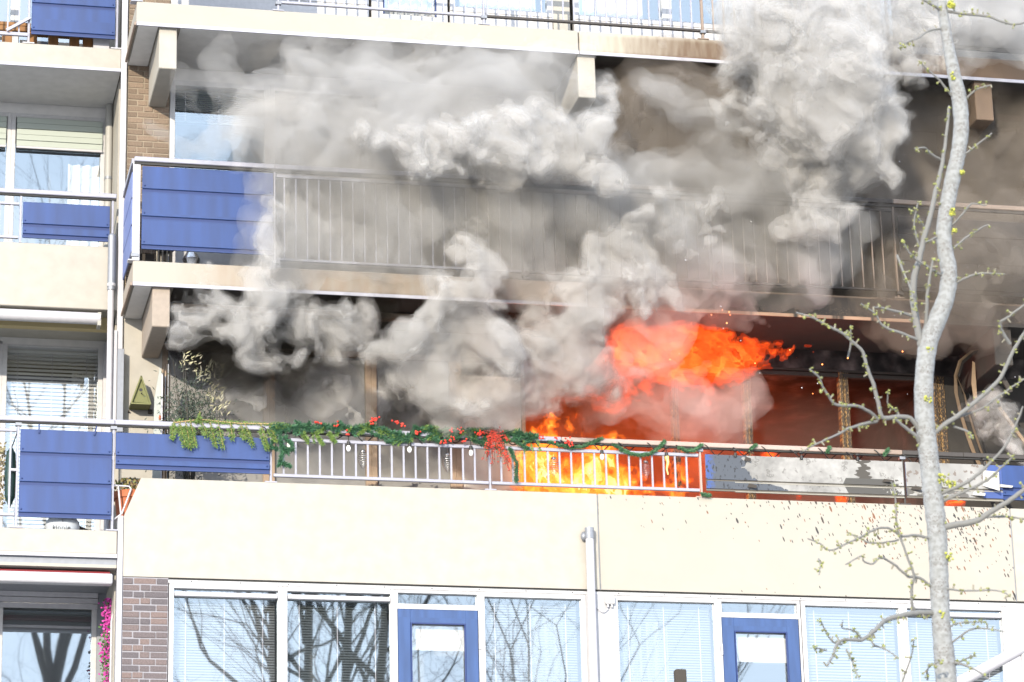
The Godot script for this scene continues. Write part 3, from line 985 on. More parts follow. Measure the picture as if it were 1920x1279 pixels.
	for k in 5:
		part("top_rail", bx(cuts[k], cuts[k + 1] - 0.002, 15.85, 15.90, ZF - 0.05, ZF + 0.02, 0.006), tone[k], o)
		part("post", bx(cuts[k] - 0.012, cuts[k] + 0.012, 14.803, 15.85, ZF - 0.045, ZF - 0.004, 0.004), tone[k], o)
		part("post_foot", bx(cuts[k] - 0.06, cuts[k] + 0.06, 14.80, 14.812, ZF - 0.09, ZF + 0.004), tone[k], o)
		if k in [1, 2, 3]:
			part("upper_rail", bx(cuts[k] + 0.02, cuts[k + 1] - 0.02, 15.76, 15.79, ZF - 0.03, ZF + 0.005, 0.004), tone[k], o)
			part("lower_rail", bx(cuts[k] + 0.02, cuts[k + 1] - 0.02, 14.885, 14.912, ZF - 0.03, ZF + 0.005, 0.004), tone[k] if k < 2 else M.rail_soot, o)
			part("clamp", bx(cuts[k] - 0.03, cuts[k] + 0.03, 14.87, 14.90, ZF - 0.04, ZF + 0.012), M.grey_metal, o)
	pickets(o, 1.5, 5.9, 0.1165, 14.91, 15.76, ZF - 0.012, M.rail)
	pickets(o, 6.05, 7.9, 0.1165, 14.91, 15.76, ZF - 0.012, M.rail_tan)
	board_panel(o, 0.03, 1.375, [15.81, 15.53, 15.24, 14.925], ZF, M.blue, M.blue_seam)
	board_panel(o, 8.05, 10.6, [15.71, 15.48, 15.18, 14.885], ZF, M.soot_panel, M.black, false)

	# railings of the set-back wing
	o = thing("balcony_railing", "short railing of the set-back wing with one low blue panel", "railing", Vector3(-1, 12.51, ZW), "balcony railings")
	part("top_rail", bx(-5.0, -0.13, 13.04, 13.09, ZW - 0.05, ZW + 0.02, 0.006), M.rail, o)
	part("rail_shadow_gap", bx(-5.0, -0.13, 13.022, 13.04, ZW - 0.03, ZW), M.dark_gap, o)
	for x in [-3.3, -1.10, -0.165]:
		part("post", bx(x - 0.011, x + 0.011, 12.513, 13.022, ZW - 0.04, ZW - 0.006, 0.003), M.rail, o)
	part("upper_rail", bx(-5.0, -1.12, 12.92, 12.945, ZW - 0.03, ZW + 0.004), M.rail, o)
	part("lower_rail", bx(-5.0, -1.12, 12.555, 12.58, ZW - 0.03, ZW + 0.004), M.rail, o)
	pickets(o, -4.9, -1.13, 0.1195, 12.58, 12.92, ZW - 0.012, M.rail, 0.008)
	board_panel(o, -1.08, -0.195, [12.95, 12.68, 12.57], ZW, M.blue, M.blue_seam)

	o = thing("balcony_railing", "railing at the top left corner with blue boards and a slanting white brace", "railing", Vector3(-1, 14.72, ZW), "balcony railings")
	part("top_rail", bx(-5.0, -0.13, 15.78, 15.83, ZW - 0.05, ZW + 0.02, 0.006), M.rail, o)
	for x in [-3.3, -1.07, -0.155]:
		part("post", bx(x - 0.012, x + 0.012, 14.723, 15.78, ZW - 0.04, ZW - 0.006, 0.003), M.rail, o)
		part("post_foot", bx(x - 0.06, x + 0.06, 14.72, 14.732, ZW - 0.08, ZW + 0.004), M.white, o)
	part("lower_rail", bx(-5.0, -1.08, 14.80, 14.835, ZW - 0.03, ZW + 0.004), M.rail, o)
	part("upper_rail", bx(-5.0, -1.08, 15.68, 15.71, ZW - 0.03, ZW + 0.004), M.rail, o)
	pickets(o, -4.9, -1.09, 0.1165, 14.835, 15.68, ZW - 0.012, M.rail)
	board_panel(o, -1.045, -0.175, [15.70, 15.43, 15.145, 14.83], ZW, M.blue, M.blue_seam)
	var b := Mb.new()
	b.board(Vector3(-1.30, 14.84, ZW + 0.02), Vector3(-1.06, 15.0, ZW + 0.02), 0.03, 0.03, Vector3(0.55, -0.83, 0))
	part("brace", b, M.rail, o)


func blind(x0: float, x1: float, y0: float, y1: float, z: float, pitch: float, m: Material, label: String, group := "venetian blinds") -> void:
	var o := thing("venetian_blind", label, "blind", Vector3((x0 + x1) / 2, y0, z), group)
	var b := Mb.new()
	var y := y1 - 0.04
	while y > y0 + 0.02:
		b.quad(Vector3(x0, y - pitch * 0.36, z + 0.008), Vector3(x1, y - pitch * 0.36, z + 0.008), Vector3(x1, y + pitch * 0.36, z - 0.008), Vector3(x0, y + pitch * 0.36, z - 0.008))
		y -= pitch
	var s := part("slats", b, m, o)
	s.set_meta("kind", "stuff")
	part("head_rail", bx(x0, x1, y1 - 0.03, y1, z - 0.015, z + 0.015), m, o)
	part("bottom_rail", bx(x0, x1, y0, y0 + 0.02, z - 0.012, z + 0.012), m, o)
	for t in [0.12, 0.5, 0.88]:
		var cx := lerpf(x0, x1, t)
		part("ladder_cord", bx(cx - 0.004, cx + 0.004, y0 + 0.02, y1 - 0.03, z + 0.014, z + 0.017), M.white, o)


func curtain(x0: float, x1: float, y0: float, y1: float, z: float, m: Material, label: String, group := "curtains") -> void:
	var b := Mb.new()
	var n := int((x1 - x0) / 0.018)
	var last := Vector3.ZERO
	var r := RandomNumberGenerator.new()
	r.seed = int(x0 * 1000.0) + 5000
	var ph := 0.0
	for k in n + 1:
		ph += r.randf_range(0.7, 1.5)
		var p := Vector3(lerpf(x0, x1, float(k) / n), 0, z + 0.022 * sin(ph))
		if k:
			b.quad(last + Vector3(0, y0, 0), p + Vector3(0, y0, 0), p + Vector3(0, y1, 0), last + Vector3(0, y1, 0))
		last = p
	single("curtain", b, m, label, "curtain", Vector3((x0 + x1) / 2, y0, z), group)


func roller_blind(x0: float, x1: float, y0: float, y1: float, z: float, n: int, m: Material, label: String) -> void:
	var o := thing("roller_blind", label, "blind", Vector3((x0 + x1) / 2, y0, z), "roller blinds")
	var h := (y1 - y0) / n
	for k in n:
		part("slat", bx(x0, x1, y0 + h * k + 0.004, y0 + h * (k + 1), z - 0.006, z + (0.006 if k % 2 else 0.0), 0.002), m, o)
	part("bottom_bar", bx(x0, x1, y0 - 0.025, y0, z - 0.01, z + 0.012, 0.003), M.white, o)


func balcony_things() -> void:
	var zb := ZF - 0.14
	blind(0.40, 1.38, 6.7, 8.66, zb, 0.026, M.blind, "pale slatted blind in the window right of the lower brick pier")
	blind(1.50, 2.48, 6.7, 8.66, zb, 0.026, M.blind_dark, "dim slatted blind in the window left of the first blue door")
	blind(3.44, 4.38, 6.7, 8.70, zb, 0.026, M.blind, "slatted blind in the window between the first blue door and the white pipe")
	blind(4.79, 5.75, 6.7, 8.70, zb, 0.026, M.blind, "pale blue slatted blind in the window right of the white pipe")
	blind(6.72, 7.68, 6.7, 8.70, zb, 0.030, M.blind, "slatted blind with wide gaps right of the second blue door")
	blind(7.80, 8.78, 6.7, 8.66, zb, 0.026, M.blind, "slatted blind in the last window, behind the tree trunk")
	curtain(3.88, 4.26, 6.7, 8.55, zb - 0.06, M.curtain, "sheer white curtain behind the blind beside the white pipe")
	curtain(5.10, 5.32, 6.7, 8.52, zb - 0.06, M.curtain, "narrow white curtain behind the pale blue blind")
	curtain(4.82, 5.05, 6.7, 8.5, zb - 0.06, M.curtain, "white curtain at the left edge of the window right of the pipe")
	for q in [[2.70, 3.22, 8.16, "first"], [5.98, 6.50, 8.12, "second"]]:
		single("door_blind", bx(q[0] - 0.02, q[1] + 0.02, q[2], 8.42, zb + 0.03, zb + 0.036), M.curtain, "white half blind behind the pane of the %s blue door" % q[3], "blind", Vector3(q[0], q[2], zb), "door blinds")
	# left wing
	blind(-1.14, -0.20, 9.3, 11.72, ZL - 0.10, 0.042, M.curtain, "white slatted blind in the wing window above the left blue panel")
	curtain(-0.46, -0.20, 9.3, 11.55, ZL - 0.19, M.curtain, "ivory curtain at the right of the wing window beside the bird box")
	roller_blind(-1.11, -0.20, 13.97, 14.30, ZL + 0.02, 5, mat(lin(0.27, 0.30, 0.27), 0.6), "half lowered pale green roller shutter in the wing window, upper left")
	roller_blind(-2.4, -1.22, 13.97, 14.30, ZL + 0.02, 5, mat(lin(0.27, 0.30, 0.27), 0.6), "roller shutter in the window cut by the left edge of the picture")
	curtain(-0.55, -0.22, 12.2, 13.85, ZL - 0.14, M.curtain, "light curtain under the half lowered roller shutter")
	roller_blind(-1.165, -0.30, 8.56, 8.70, ZW - 0.12, 4, M.blind_dark, "dark roller blind at the top of the lowest left window")
	# first floor flat above: blinds and coloured curtains
	blind(0.47, 1.40, 14.0 - 0.02, 14.34, ZW - 0.12, 0.022, M.blind_dark, "dark slatted blind half down behind the smoke, upper left window")
	for q in [[2.60, 3.3, M.curtain, "white curtain in the top balcony door, left of the smoke"], [3.55, 4.40, M.curtain, "white curtain right of the top balcony door"], [4.85, 5.05, M.curtain_green, "green curtain in the top window beside the slab joint"], [5.08, 5.60, M.curtain_pink, "pink curtain in the top window, next to a green one"]]:
		curtain(q[0], q[1], 15.0, 17.1, ZW - 0.14, q[2], q[3])

	# drainpipes
	var o := thing("drainpipe", "short white drainpipe with grey top in front of the parapet joint", "drainpipe", Vector3(4.495, 6.5, ZF), "drainpipes")
	var b := Mb.new()
	b.rod(Vector3(4.495, 6.0, ZF + 0.055), Vector3(4.495, 9.29, ZF + 0.055), 0.042, 14)
	part("pipe", b, M.white, o)
	b = Mb.new()
	b.rod(Vector3(4.495, 9.29, ZF + 0.055), Vector3(4.495, 9.40, ZF + 0.055), 0.047, 14)
	b.rod(Vector3(4.495, 9.36, ZF + 0.055), Vector3(4.495, 9.365, ZF + 0.055), 0.049, 14)
	b.ball(Vector3(4.445, 9.32, ZF + 0.03), Vector3(0.035, 0.05, 0.03), 8, 6)
	part("pipe_top", b, M.grey_metal, o)
	o = thing("drainpipe", "white drainpipe beside the blue panel of the set-back wing", "drainpipe", Vector3(-0.17, 9.0, ZW + 0.06), "drainpipes")
	b = Mb.new()
	b.rod(Vector3(-0.175, 9.3, ZW + 0.06), Vector3(-0.175, 12.05, ZW + 0.06), 0.032, 12)
	part("pipe", b, M.white, o)
	b = Mb.new()
	b.rod(Vector3(-0.172, 12.02, ZW + 0.06), Vector3(-0.172, 12.60, ZW + 0.06), 0.042, 12)
	b.ball(Vector3(-0.172, 12.60, ZW + 0.06), Vector3(0.042, 0.035, 0.042), 12, 6)
	part("pipe_top", b, M.grey_metal, o)
	b = Mb.new()
	b.rod(Vector3(-0.172, 12.06, ZW + 0.06), Vector3(-0.172, 12.09, ZW + 0.06), 0.046, 12)
	part("collar", b, M.white, o)
	o = thing("drainpipe", "grey drainpipe under the upper left soffit beside the window", "drainpipe", Vector3(-0.14, 12.0, ZL + 0.12), "drainpipes")
	b = Mb.new()
	b.rod(Vector3(-0.14, 12.0, ZL + 0.12), Vector3(-0.14, 14.46, ZL + 0.12), 0.04, 12)
	part("pipe", b, mat(lin(0.25, 0.245, 0.23), 0.6), o)
	b = Mb.new()
	b.rod(Vector3(-0.14, 13.6, ZL + 0.12), Vector3(-0.14, 13.63, ZL + 0.12), 0.045, 12)
	part("collar", b, M.grey_metal, o)
	# awning cassettes
	o = thing("awning_cassette", "closed white awning cassette under the wing's parapet", "awning", Vector3(-1, 11.7, ZW), "awnings")
	b = Mb.new()
	b.rod(Vector3(-5, 11.745, ZW - 0.05), Vector3(-0.27, 11.745, ZW - 0.05), 0.062, 12)
	part("cassette", b, M.white, o)
	part("end_bracket", bx(-0.30, -0.265, 11.66, 11.80, ZW - 0.14, ZW + 0.0), M.cream_grey, o)
	o = thing("awning_cassette", "white awning with a strip of dark red cloth above the lowest left window", "awning", Vector3(-1, 8.7, 1.3), "awnings")
	part("front_bar", bx(-5, -0.195, 8.715, 8.815, 1.32, 1.44, 0.012), M.white, o)
	part("cloth_roll", bx(-5, -0.215, 8.815, 8.85, 1.24, 1.36), M.red_cloth, o)
	o = thing("awning_cassette", "sooty awning box with pink cloth under the upper slab at the right edge", "awning", Vector3(10, 14.5, 0.6), "awnings")
	part("cassette", bx(9.47, 12.5, 14.36, 14.44, 0.5, 0.62), M.rail_tan, o)
	part("cloth_roll", bx(9.52, 12.5, 14.455, 14.52, 0.5, 0.6), M.pink_cloth, o)
	# junction box with cable
	o = thing("junction_box", "small white cable box on the pier beside the white drainpipe", "cable box", Vector3(4.69, 8.6, ZF))
	part("box", bx(4.64, 4.735, 8.635, 8.725, ZF + 0.006, ZF + 0.05, 0.008), M.white_frame, o)
	for x in [4.665, 4.705]:
		b = Mb.new()
		b.rod(Vector3(x, 8.605, ZF + 0.03), Vector3(x, 8.636, ZF + 0.03), 0.011, 8)
		part("cable_gland", b, M.white, o)
	b = Mb.new()
	var pts := PackedVector3Array()
	for k in 9:
		pts.append(Vector3(4.665 - 0.013 * k, 8.605 - 0.05 * sin(k * 0.35 + 0.25), ZF + 0.03 - 0.002 * k))
	b.tube(pts, PackedFloat32Array([0.005]), 5)
	part("cable", b, M.white, o)

	bird_box()
	partition()
	pot_and_bracket()
	left_balcony_things()
	fire_debris()


func bird_box() -> void:
	var o := thing("bird_box", "triangular green wooden bird box on the cream wall", "bird box", Vector3(0.13, 10.79, ZW))
	var z0 := ZW + 0.012
	var z1 := ZW + 0.20
	var b := Mb.new()
	b.prism(PackedVector2Array([Vector2(0.045, 10.805), Vector2(0.215, 10.80), Vector2(0.13, 11.05)]), z0, z1 - 0.02)
	part("front", b, M.moss_wood, o)
	b = Mb.new()
	b.board(Vector3(0.034, 10.79, (z0 + z1) / 2), Vector3(0.13, 11.075, (z0 + z1) / 2), z1 - z0 + 0.01, 0.014, Vector3(0, 0, 1))
	part("roof_board", b, M.moss_wood, o)
	b = Mb.new()
	b.board(Vector3(0.228, 10.785, (z0 + z1) / 2), Vector3(0.13, 11.075, (z0 + z1) / 2), z1 - z0 + 0.01, 0.014, Vector3(0, 0, 1))
	part("roof_board", b, M.moss_wood, o)
	part("base_board", bx(0.03, 0.232, 10.775, 10.79, z0, z1 + 0.01), M.moss_wood, o)
	b = Mb.new()
	b.rod(Vector3(0.13, 10.935, z1 - 0.022), Vector3(0.13, 10.935, z1 - 0.017), 0.017, 12)
	part("entrance_hole", b, M.black, o)
	b = Mb.new()
	b.rod(Vector3(0.135, 10.895, z1 - 0.02), Vector3(0.138, 10.89, z1 + 0.03), 0.005, 6)
	part("perch", b, M.board_dark, o)
	part("bracket", bx(0.22, 0.262, 10.74, 10.77, z0 - 0.01, z0 + 0.05), M.board_dark, o)
	part("bracket", bx(0.02, 0.034, 10.745, 10.76, z0 - 0.01, z0 + 0.02), M.board_dark, o)


func leaf(b: Mb, at: Vector3, along: Vector3, wide: float, face: Vector3) -> void:
	var s := along.cross(face).normalized() * wide
	var n := s.cross(along).normalized()
	b.tri(at, at + along * 0.5 + s, at + along, n, n, n)
	b.tri(at, at + along, at + along * 0.5 - s, n, n, n)


func rv(s: float) -> Vector3:
	return Vector3(rng.randf_range(-s, s), rng.randf_range(-s, s), rng.randf_range(-s, s))


func partition() -> void:
	var o := thing("privacy_screen", "narrow white screen board standing at the smoky balcony's left end", "screen", Vector3(0.27, 9.18, 0.9))
	var b := Mb.new()
	b.prism(PackedVector2Array([Vector2(0.215, 9.18), Vector2(0.30, 9.18), Vector2(0.305, 11.0), Vector2(0.285, 11.08), Vector2(0.235, 10.75)]), 0.88, 0.91)
	part("board", b, mat(lin(0.30, 0.315, 0.29), 0.7, 0.0, M.cream.albedo_texture, 2.0), o)
	part("edge_strip", bx(0.302, 0.316, 9.18, 11.0, 0.87, 0.915), M.white, o)
	b = Mb.new()
	b.ball(Vector3(0.29, 10.55, 0.915), Vector3(0.012, 0.03, 0.004), 6, 4)
	part("rust_patch", b, M.terracotta, o)
	o = thing("bamboo_canes", "bundle of grey canes behind the white screen board", "canes", Vector3(0.34, 9.18, 0.85))
	for k in 6:
		b = Mb.new()
		b.rod(Vector3(0.315 + 0.016 * k, 9.18, 0.8), Vector3(0.325 + 0.014 * k, 11.05 + 0.07 * sin(k * 2.3) + 0.02 * k, 0.80), 0.007, 5)
		part("cane", b, M.board_dark if k % 2 else M.grey_metal, o)
	# bushy potted plant in the smoke
	o = thing("potted_bush", "dark bushy plant with pale shoots behind the railing's left end", "plant", Vector3(0.6, 9.18, 0.9))
	b = Mb.new()
	b.lathe(Vector3(0.6, 9.18, 0.9), [Vector2(0.16, 0.32), Vector2(0.17, 0.28), Vector2(0.12, 0.0)], 12)
	part("pot", b, M.board_dark, o)
	b = Mb.new()
	for k in 22:
		var tip := Vector3(0.62 + rng.randfn(0, 0.16), 10.75 + rng.randfn(0, 0.22), 0.9 + rng.randfn(0, 0.12))
		b.tube(PackedVector3Array([Vector3(0.6, 9.4, 0.9), Vector3(0.6, 10.0, 0.9).lerp(tip, 0.4), tip]), PackedFloat32Array([0.008, 0.006, 0.002]), 4)
	part("stems", b, M.bark_dark, o)
	b = Mb.new()
	for k in 2600:
		var p := Vector3(0.60 + rng.randfn(0, 0.15), 10.50 + rng.randfn(0, 0.22), 0.9 + rng.randfn(0, 0.11))
		var g := rng.randf()
		b.tint = Color(0.020, 0.034, 0.026).lerp(Color(0.06, 0.075, 0.05), g * g)
		leaf(b, p, rv(0.045), 0.006, Vector3(0, 0.3, 1))
	for k in 150:
		var c: Vector3 = [Vector3(0.72, 10.98, 1.0), Vector3(0.80, 11.02, 1.0), Vector3(0.86, 10.66, 1.0), Vector3(0.82, 10.78, 1.0), Vector3(0.58, 11.12, 1.0)][rng.randi() % 5]
		b.tint = Color(0.30, 0.29, 0.16).lerp(Color(0.36, 0.34, 0.26), rng.randf())
		leaf(b, c + rv(0.09), Vector3(rng.randf_range(-0.03, 0.06), rng.randf_range(-0.01, 0.07), 0.02), 0.006, Vector3(0, 0, 1))
	var l := part("leaves", b, M.leafy, o)
	l.set_meta("kind", "stuff")


func pot_and_bracket() -> void:
	var o := thing("flower_pot", "orange flower pot with a withered plant behind the parapet's cut corner", "flower pot", Vector3(-0.03, 9.235, 1.22))
	var b := Mb.new()
	b.lathe(Vector3(-0.03, 9.235, 1.22), [Vector2(0.125, 0.44), Vector2(0.155, 0.44), Vector2(0.155, 0.37), Vector2(0.14, 0.37), Vector2(0.10, 0.0)], 18)
	part("pot", b, M.terracotta, o)
	b = Mb.new()
	b.lathe(Vector3(-0.03, 9.235, 1.22), [Vector2(0.0, 0.41), Vector2(0.13, 0.40)], 12)
	part("soil", b, M.bark_dark, o)
	b = Mb.new()
	for k in 420:
		var a := rng.randf() * TAU
		var r := sqrt(rng.randf()) * 0.19
		b.tint = Color(0.11, 0.055, 0.035).lerp(Color(0.20, 0.17, 0.06), rng.randf())
		if rng.randf() < 0.2:
			b.tint = Color(0.12, 0.15, 0.04)
		leaf(b, Vector3(0.0 + r * cos(a), 9.66 + rng.randf() * 0.20 * (1.0 - r * 2.5), 1.22 + r * sin(a) * 0.7), rv(0.035), 0.011, Vector3(0, 0, 1))
	part("withered_leaves", b, M.leafy, o)
	o = thing("wire_bracket", "bent white wire bracket between the two left blue panels", "bracket", Vector3(-0.1, 9.4, 1.4))
	b = Mb.new()
	b.tube(PackedVector3Array([Vector3(-0.20, 9.70, 1.40), Vector3(-0.05, 9.695, 1.40), Vector3(-0.03, 9.67, 1.40), Vector3(-0.115, 9.42, 1.40), Vector3(-0.19, 9.36, 1.40)]), PackedFloat32Array([0.009]), 6)
	b.rod(Vector3(-0.155, 9.70, 1.40), Vector3(-0.125, 9.42, 1.40), 0.009, 6)
	part("wire", b, M.white, o)


func left_balcony_things() -> void:
	# timber furniture behind the top-left railing
	var o := thing("pallet_bench", "orange-brown bench of pallet timber on the top left balcony", "bench", Vector3(-0.9, 14.72, 0.0))
	for q in [[-1.5, -1.04], [-1.03, -0.40]]:
		part("seat_plank", bx(q[0], q[1], 14.99, 15.03, -0.05, 0.22, 0.004), M.wood, o)
		part("front_plank", bx(q[0], q[1], 14.93, 14.985, 0.2, 0.225, 0.004), M.wood, o)
	for x in [-1.28, -1.02, -0.80, -0.58, -0.44]:
		part("block", bx(x - 0.05, x + 0.05, 14.72, 14.928, 0.1, 0.22, 0.004), M.wood, o)
	single("storage_box", bx(-0.39, -0.22, 14.72, 14.90, 0.1, 0.3, 0.006), M.white, "white low box right of the pallet bench", "box", Vector3(-0.3, 14.72, 0.2))
	# balcony of the wing in front of the long gallery
	var b := Mb.new()
	var st := thing("garden_stone", "pale lettered garden stone under the left blue panel", "garden stone", Vector3(-0.67, 9.235, 1.2))
	b.ball(Vector3(-0.675, 9.295, 1.34), Vector3(0.165, 0.125, 0.06), 18, 10)
	part("stone", b, M.pale_stone, st)
	var tm := TextMesh.new()
	var fnt := SystemFont.new()
	fnt.font_names = PackedStringArray(["Droid Sans"])
	tm.font = fnt
	tm.text = "kinnie"
	tm.font_size = 24
	tm.pixel_size = 0.0027
	tm.depth = 0.004
	var t := MeshInstance3D.new()
	t.name = "lettering"
	t.mesh = tm
	t.position = Vector3(-0.69, 9.262, 1.398) - org[st]
	t.material_override = M.black
	st.add_child(t)
	b = Mb.new()
	b.tube(PackedVector3Array([Vector3(-0.73, 9.39, 1.382), Vector3(-0.68, 9.345, 1.40), Vector3(-0.64, 9.39, 1.382)]), PackedFloat32Array([0.005]), 5)
	b.rod(Vector3(-0.68, 9.345, 1.40), Vector3(-0.68, 9.32, 1.403), 0.005, 5)
	part("carved_mark", b, M.grey_metal, st)
	b = Mb.new()
	b.prism(PackedVector2Array([Vector2(-0.51, 9.235), Vector2(-0.30, 9.235), Vector2(-0.42, 9.30), Vector2(-0.50, 9.33)]), 1.15, 1.22)
	single("slate_piece", b, M.board_dark, "dark wedge of slate beside the lettered stone", "stone", Vector3(-0.45, 9.235, 1.2))
	o = thing("folded_parasol", "closed teal parasol hanging beside the left blue panel", "parasol", Vector3(-1.19, 9.45, ZF - 0.1))
	b = Mb.new()
	b.lathe(Vector3(-1.185, 9.44, ZF - 0.1), [Vector2(0.012, 0.62), Vector2(0.045, 0.56), Vector2(0.058, 0.35), Vector2(0.05, 0.12), Vector2(0.0, 0.0)], 9)
	part("canopy", b, M.teal, o)
	b = Mb.new()
	b.rod(Vector3(-1.18, 10.05, ZF - 0.1), Vector3(-1.13, 10.20, ZF - 0.03), 0.006, 5)
	part("cord", b, M.black, o)
	part("bracket", bx(-1.19, -1.115, 9.80, 9.82, ZF - 0.05, ZF), M.white, o)
	b = Mb.new()
	for k in 500:
		b.tint = Color(0.16, 0.11, 0.07).lerp(Color(0.28, 0.27, 0.14), rng.randf())
		leaf(b, Vector3(-1.30 + rng.randfn(0, 0.05), rng.randf_range(9.5, 10.12), ZF - 0.2 + rng.randfn(0, 0.04)), rv(0.04), 0.010, Vector3(0, 0, 1))
	single("dry_climber", b, M.leafy, "dry brownish climbing plant at the left edge beside the parasol", "plant", Vector3(-1.3, 9.5, ZF - 0.2))
	for q in [[-0.93, 0.0, "upright"], [-0.40, 0.022, "tilted"]]:
		b = Mb.new()
		b.board(Vector3(q[0], 10.175, ZF + 0.03), Vector3(q[0] + q[1], 10.265, ZF + 0.03), 0.013, 0.012)
		single("clothes_peg", b, M.blue_seam, "%s dark clothes peg clipped to the left blue panel" % q[2], "clothes peg", Vector3(q[0], 10.175, ZF), "clothes pegs")
	# flowers in the lowest recess
	o = thing("flower_garland", "hanging string of magenta flowers beside the lowest left window", "flower garland", Vector3(-0.2, 7.5, 0.95))
	b = Mb.new()
	b.rod(Vector3(-0.19, 6.9, 0.93), Vector3(-0.17, 8.66, 0.93), 0.008, 5)
	part("stem", b, M.leafy, o)
	b = Mb.new()
	for k in 1500:
		var y := rng.randf_range(7.0, 8.68)
		var c := Vector3(-0.195 + 0.012 * sin(y * 9.0) + rng.randfn(0, 0.026), y, 0.95 + rng.randfn(0, 0.03))
		if y > 8.45:
			c.x = -0.18 + rng.randfn(0, 0.033)
		if rng.randf() < (0.12 if y > 8.4 else 0.42):
			b.tint = Color(0.05, 0.10, 0.03)
		else:
			b.tint = Color(0.30, 0.012, 0.17).lerp(Color(0.45, 0.05, 0.30), rng.randf())
		leaf(b, c, rv(0.03), 0.012, Vector3(0, 0, 1))
	var l := part("blossoms", b, M.leafy, o)
	l.set_meta("kind", "stuff")
	o = thing("folding_chair", "folded white metal chair beside the magenta flowers", "chair", Vector3(-0.14, 7.0, 1.1))
	b = Mb.new()
	b.tube(PackedVector3Array([Vector3(-0.175, 6.6, 1.12), Vector3(-0.172, 8.42, 1.12), Vector3(-0.15, 8.56, 1.12), Vector3(-0.12, 8.60, 1.12)]), PackedFloat32Array([0.011]), 6)
	b.rod(Vector3(-0.13, 6.6, 1.12), Vector3(-0.128, 8.45, 1.12), 0.011, 6)
	part("frame", b, M.white, o)
	# lanterns under the blue boards in the smoke
	o = thing("garden_lantern", "ornate round lantern under the blue boards of the smoky balcony", "lantern", Vector3(0.26, 12.0, 1.0))
	b = Mb.new()
	b.lathe(Vector3(0.30, 12.02, 1.05), [Vector2(0.0, 0.30), Vector2(0.05, 0.26), Vector2(0.10, 0.245), Vector2(0.085, 0.235)], 14)
	part("cap", b, M.grey_metal, o)
	for k in 10:
		b = Mb.new()
		var a := TAU * k / 10
		b.rod(Vector3(0.30 + 0.075 * cos(a), 12.02, 1.05 + 0.075 * sin(a)), Vector3(0.30 + 0.075 * cos(a), 12.26, 1.05 + 0.075 * sin(a)), 0.009, 5)
		part("bar", b, M.cream, o)
	b = Mb.new()
	b.lathe(Vector3(0.58, 12.0, 1.0), [Vector2(0.06, 0.26), Vector2(0.09, 0.2), Vector2(0.07, 0.12), Vector2(0.09, 0.0)], 14)
	single("steel_milk_can", b, M.steel, "shiny metal can beside the round lantern under the blue boards", "can", Vector3(0.58, 12.0, 1.0))
	single("planter_box", bx(0.03, 0.2, 12.0, 12.2, 0.7, 1.1), M.board_dark, "dark box in the corner left of the round lantern", "planter", Vector3(0.1, 12.0, 0.9))
	# handrail near the lower right corner
	o = thing("handrail", "sloping white tube handrail in the lower right corner", "handrail", Vector3(8, 6, 3))
	b = Mb.new()
	b.rod(Vector3(6.7, 7.08, 3.0), Vector3(10.0, 8.80, 3.0), 0.055, 12)
	part("rail", b, M.white, o)
	b = Mb.new()
	b.rod(Vector3(8.36, 3.0, 3.0), Vector3(8.36, 7.90, 3.0), 0.03, 10)
	part("post", b, M.white, o)
	single("lamp_top", bx(5.115, 5.225, 7.2, 7.835, 2.16, 2.24, 0.01), M.board_dark, "dark brown box on a post in front of the blind, at the bottom edge", "post", Vector3(5.17, 7.2, 2.2))


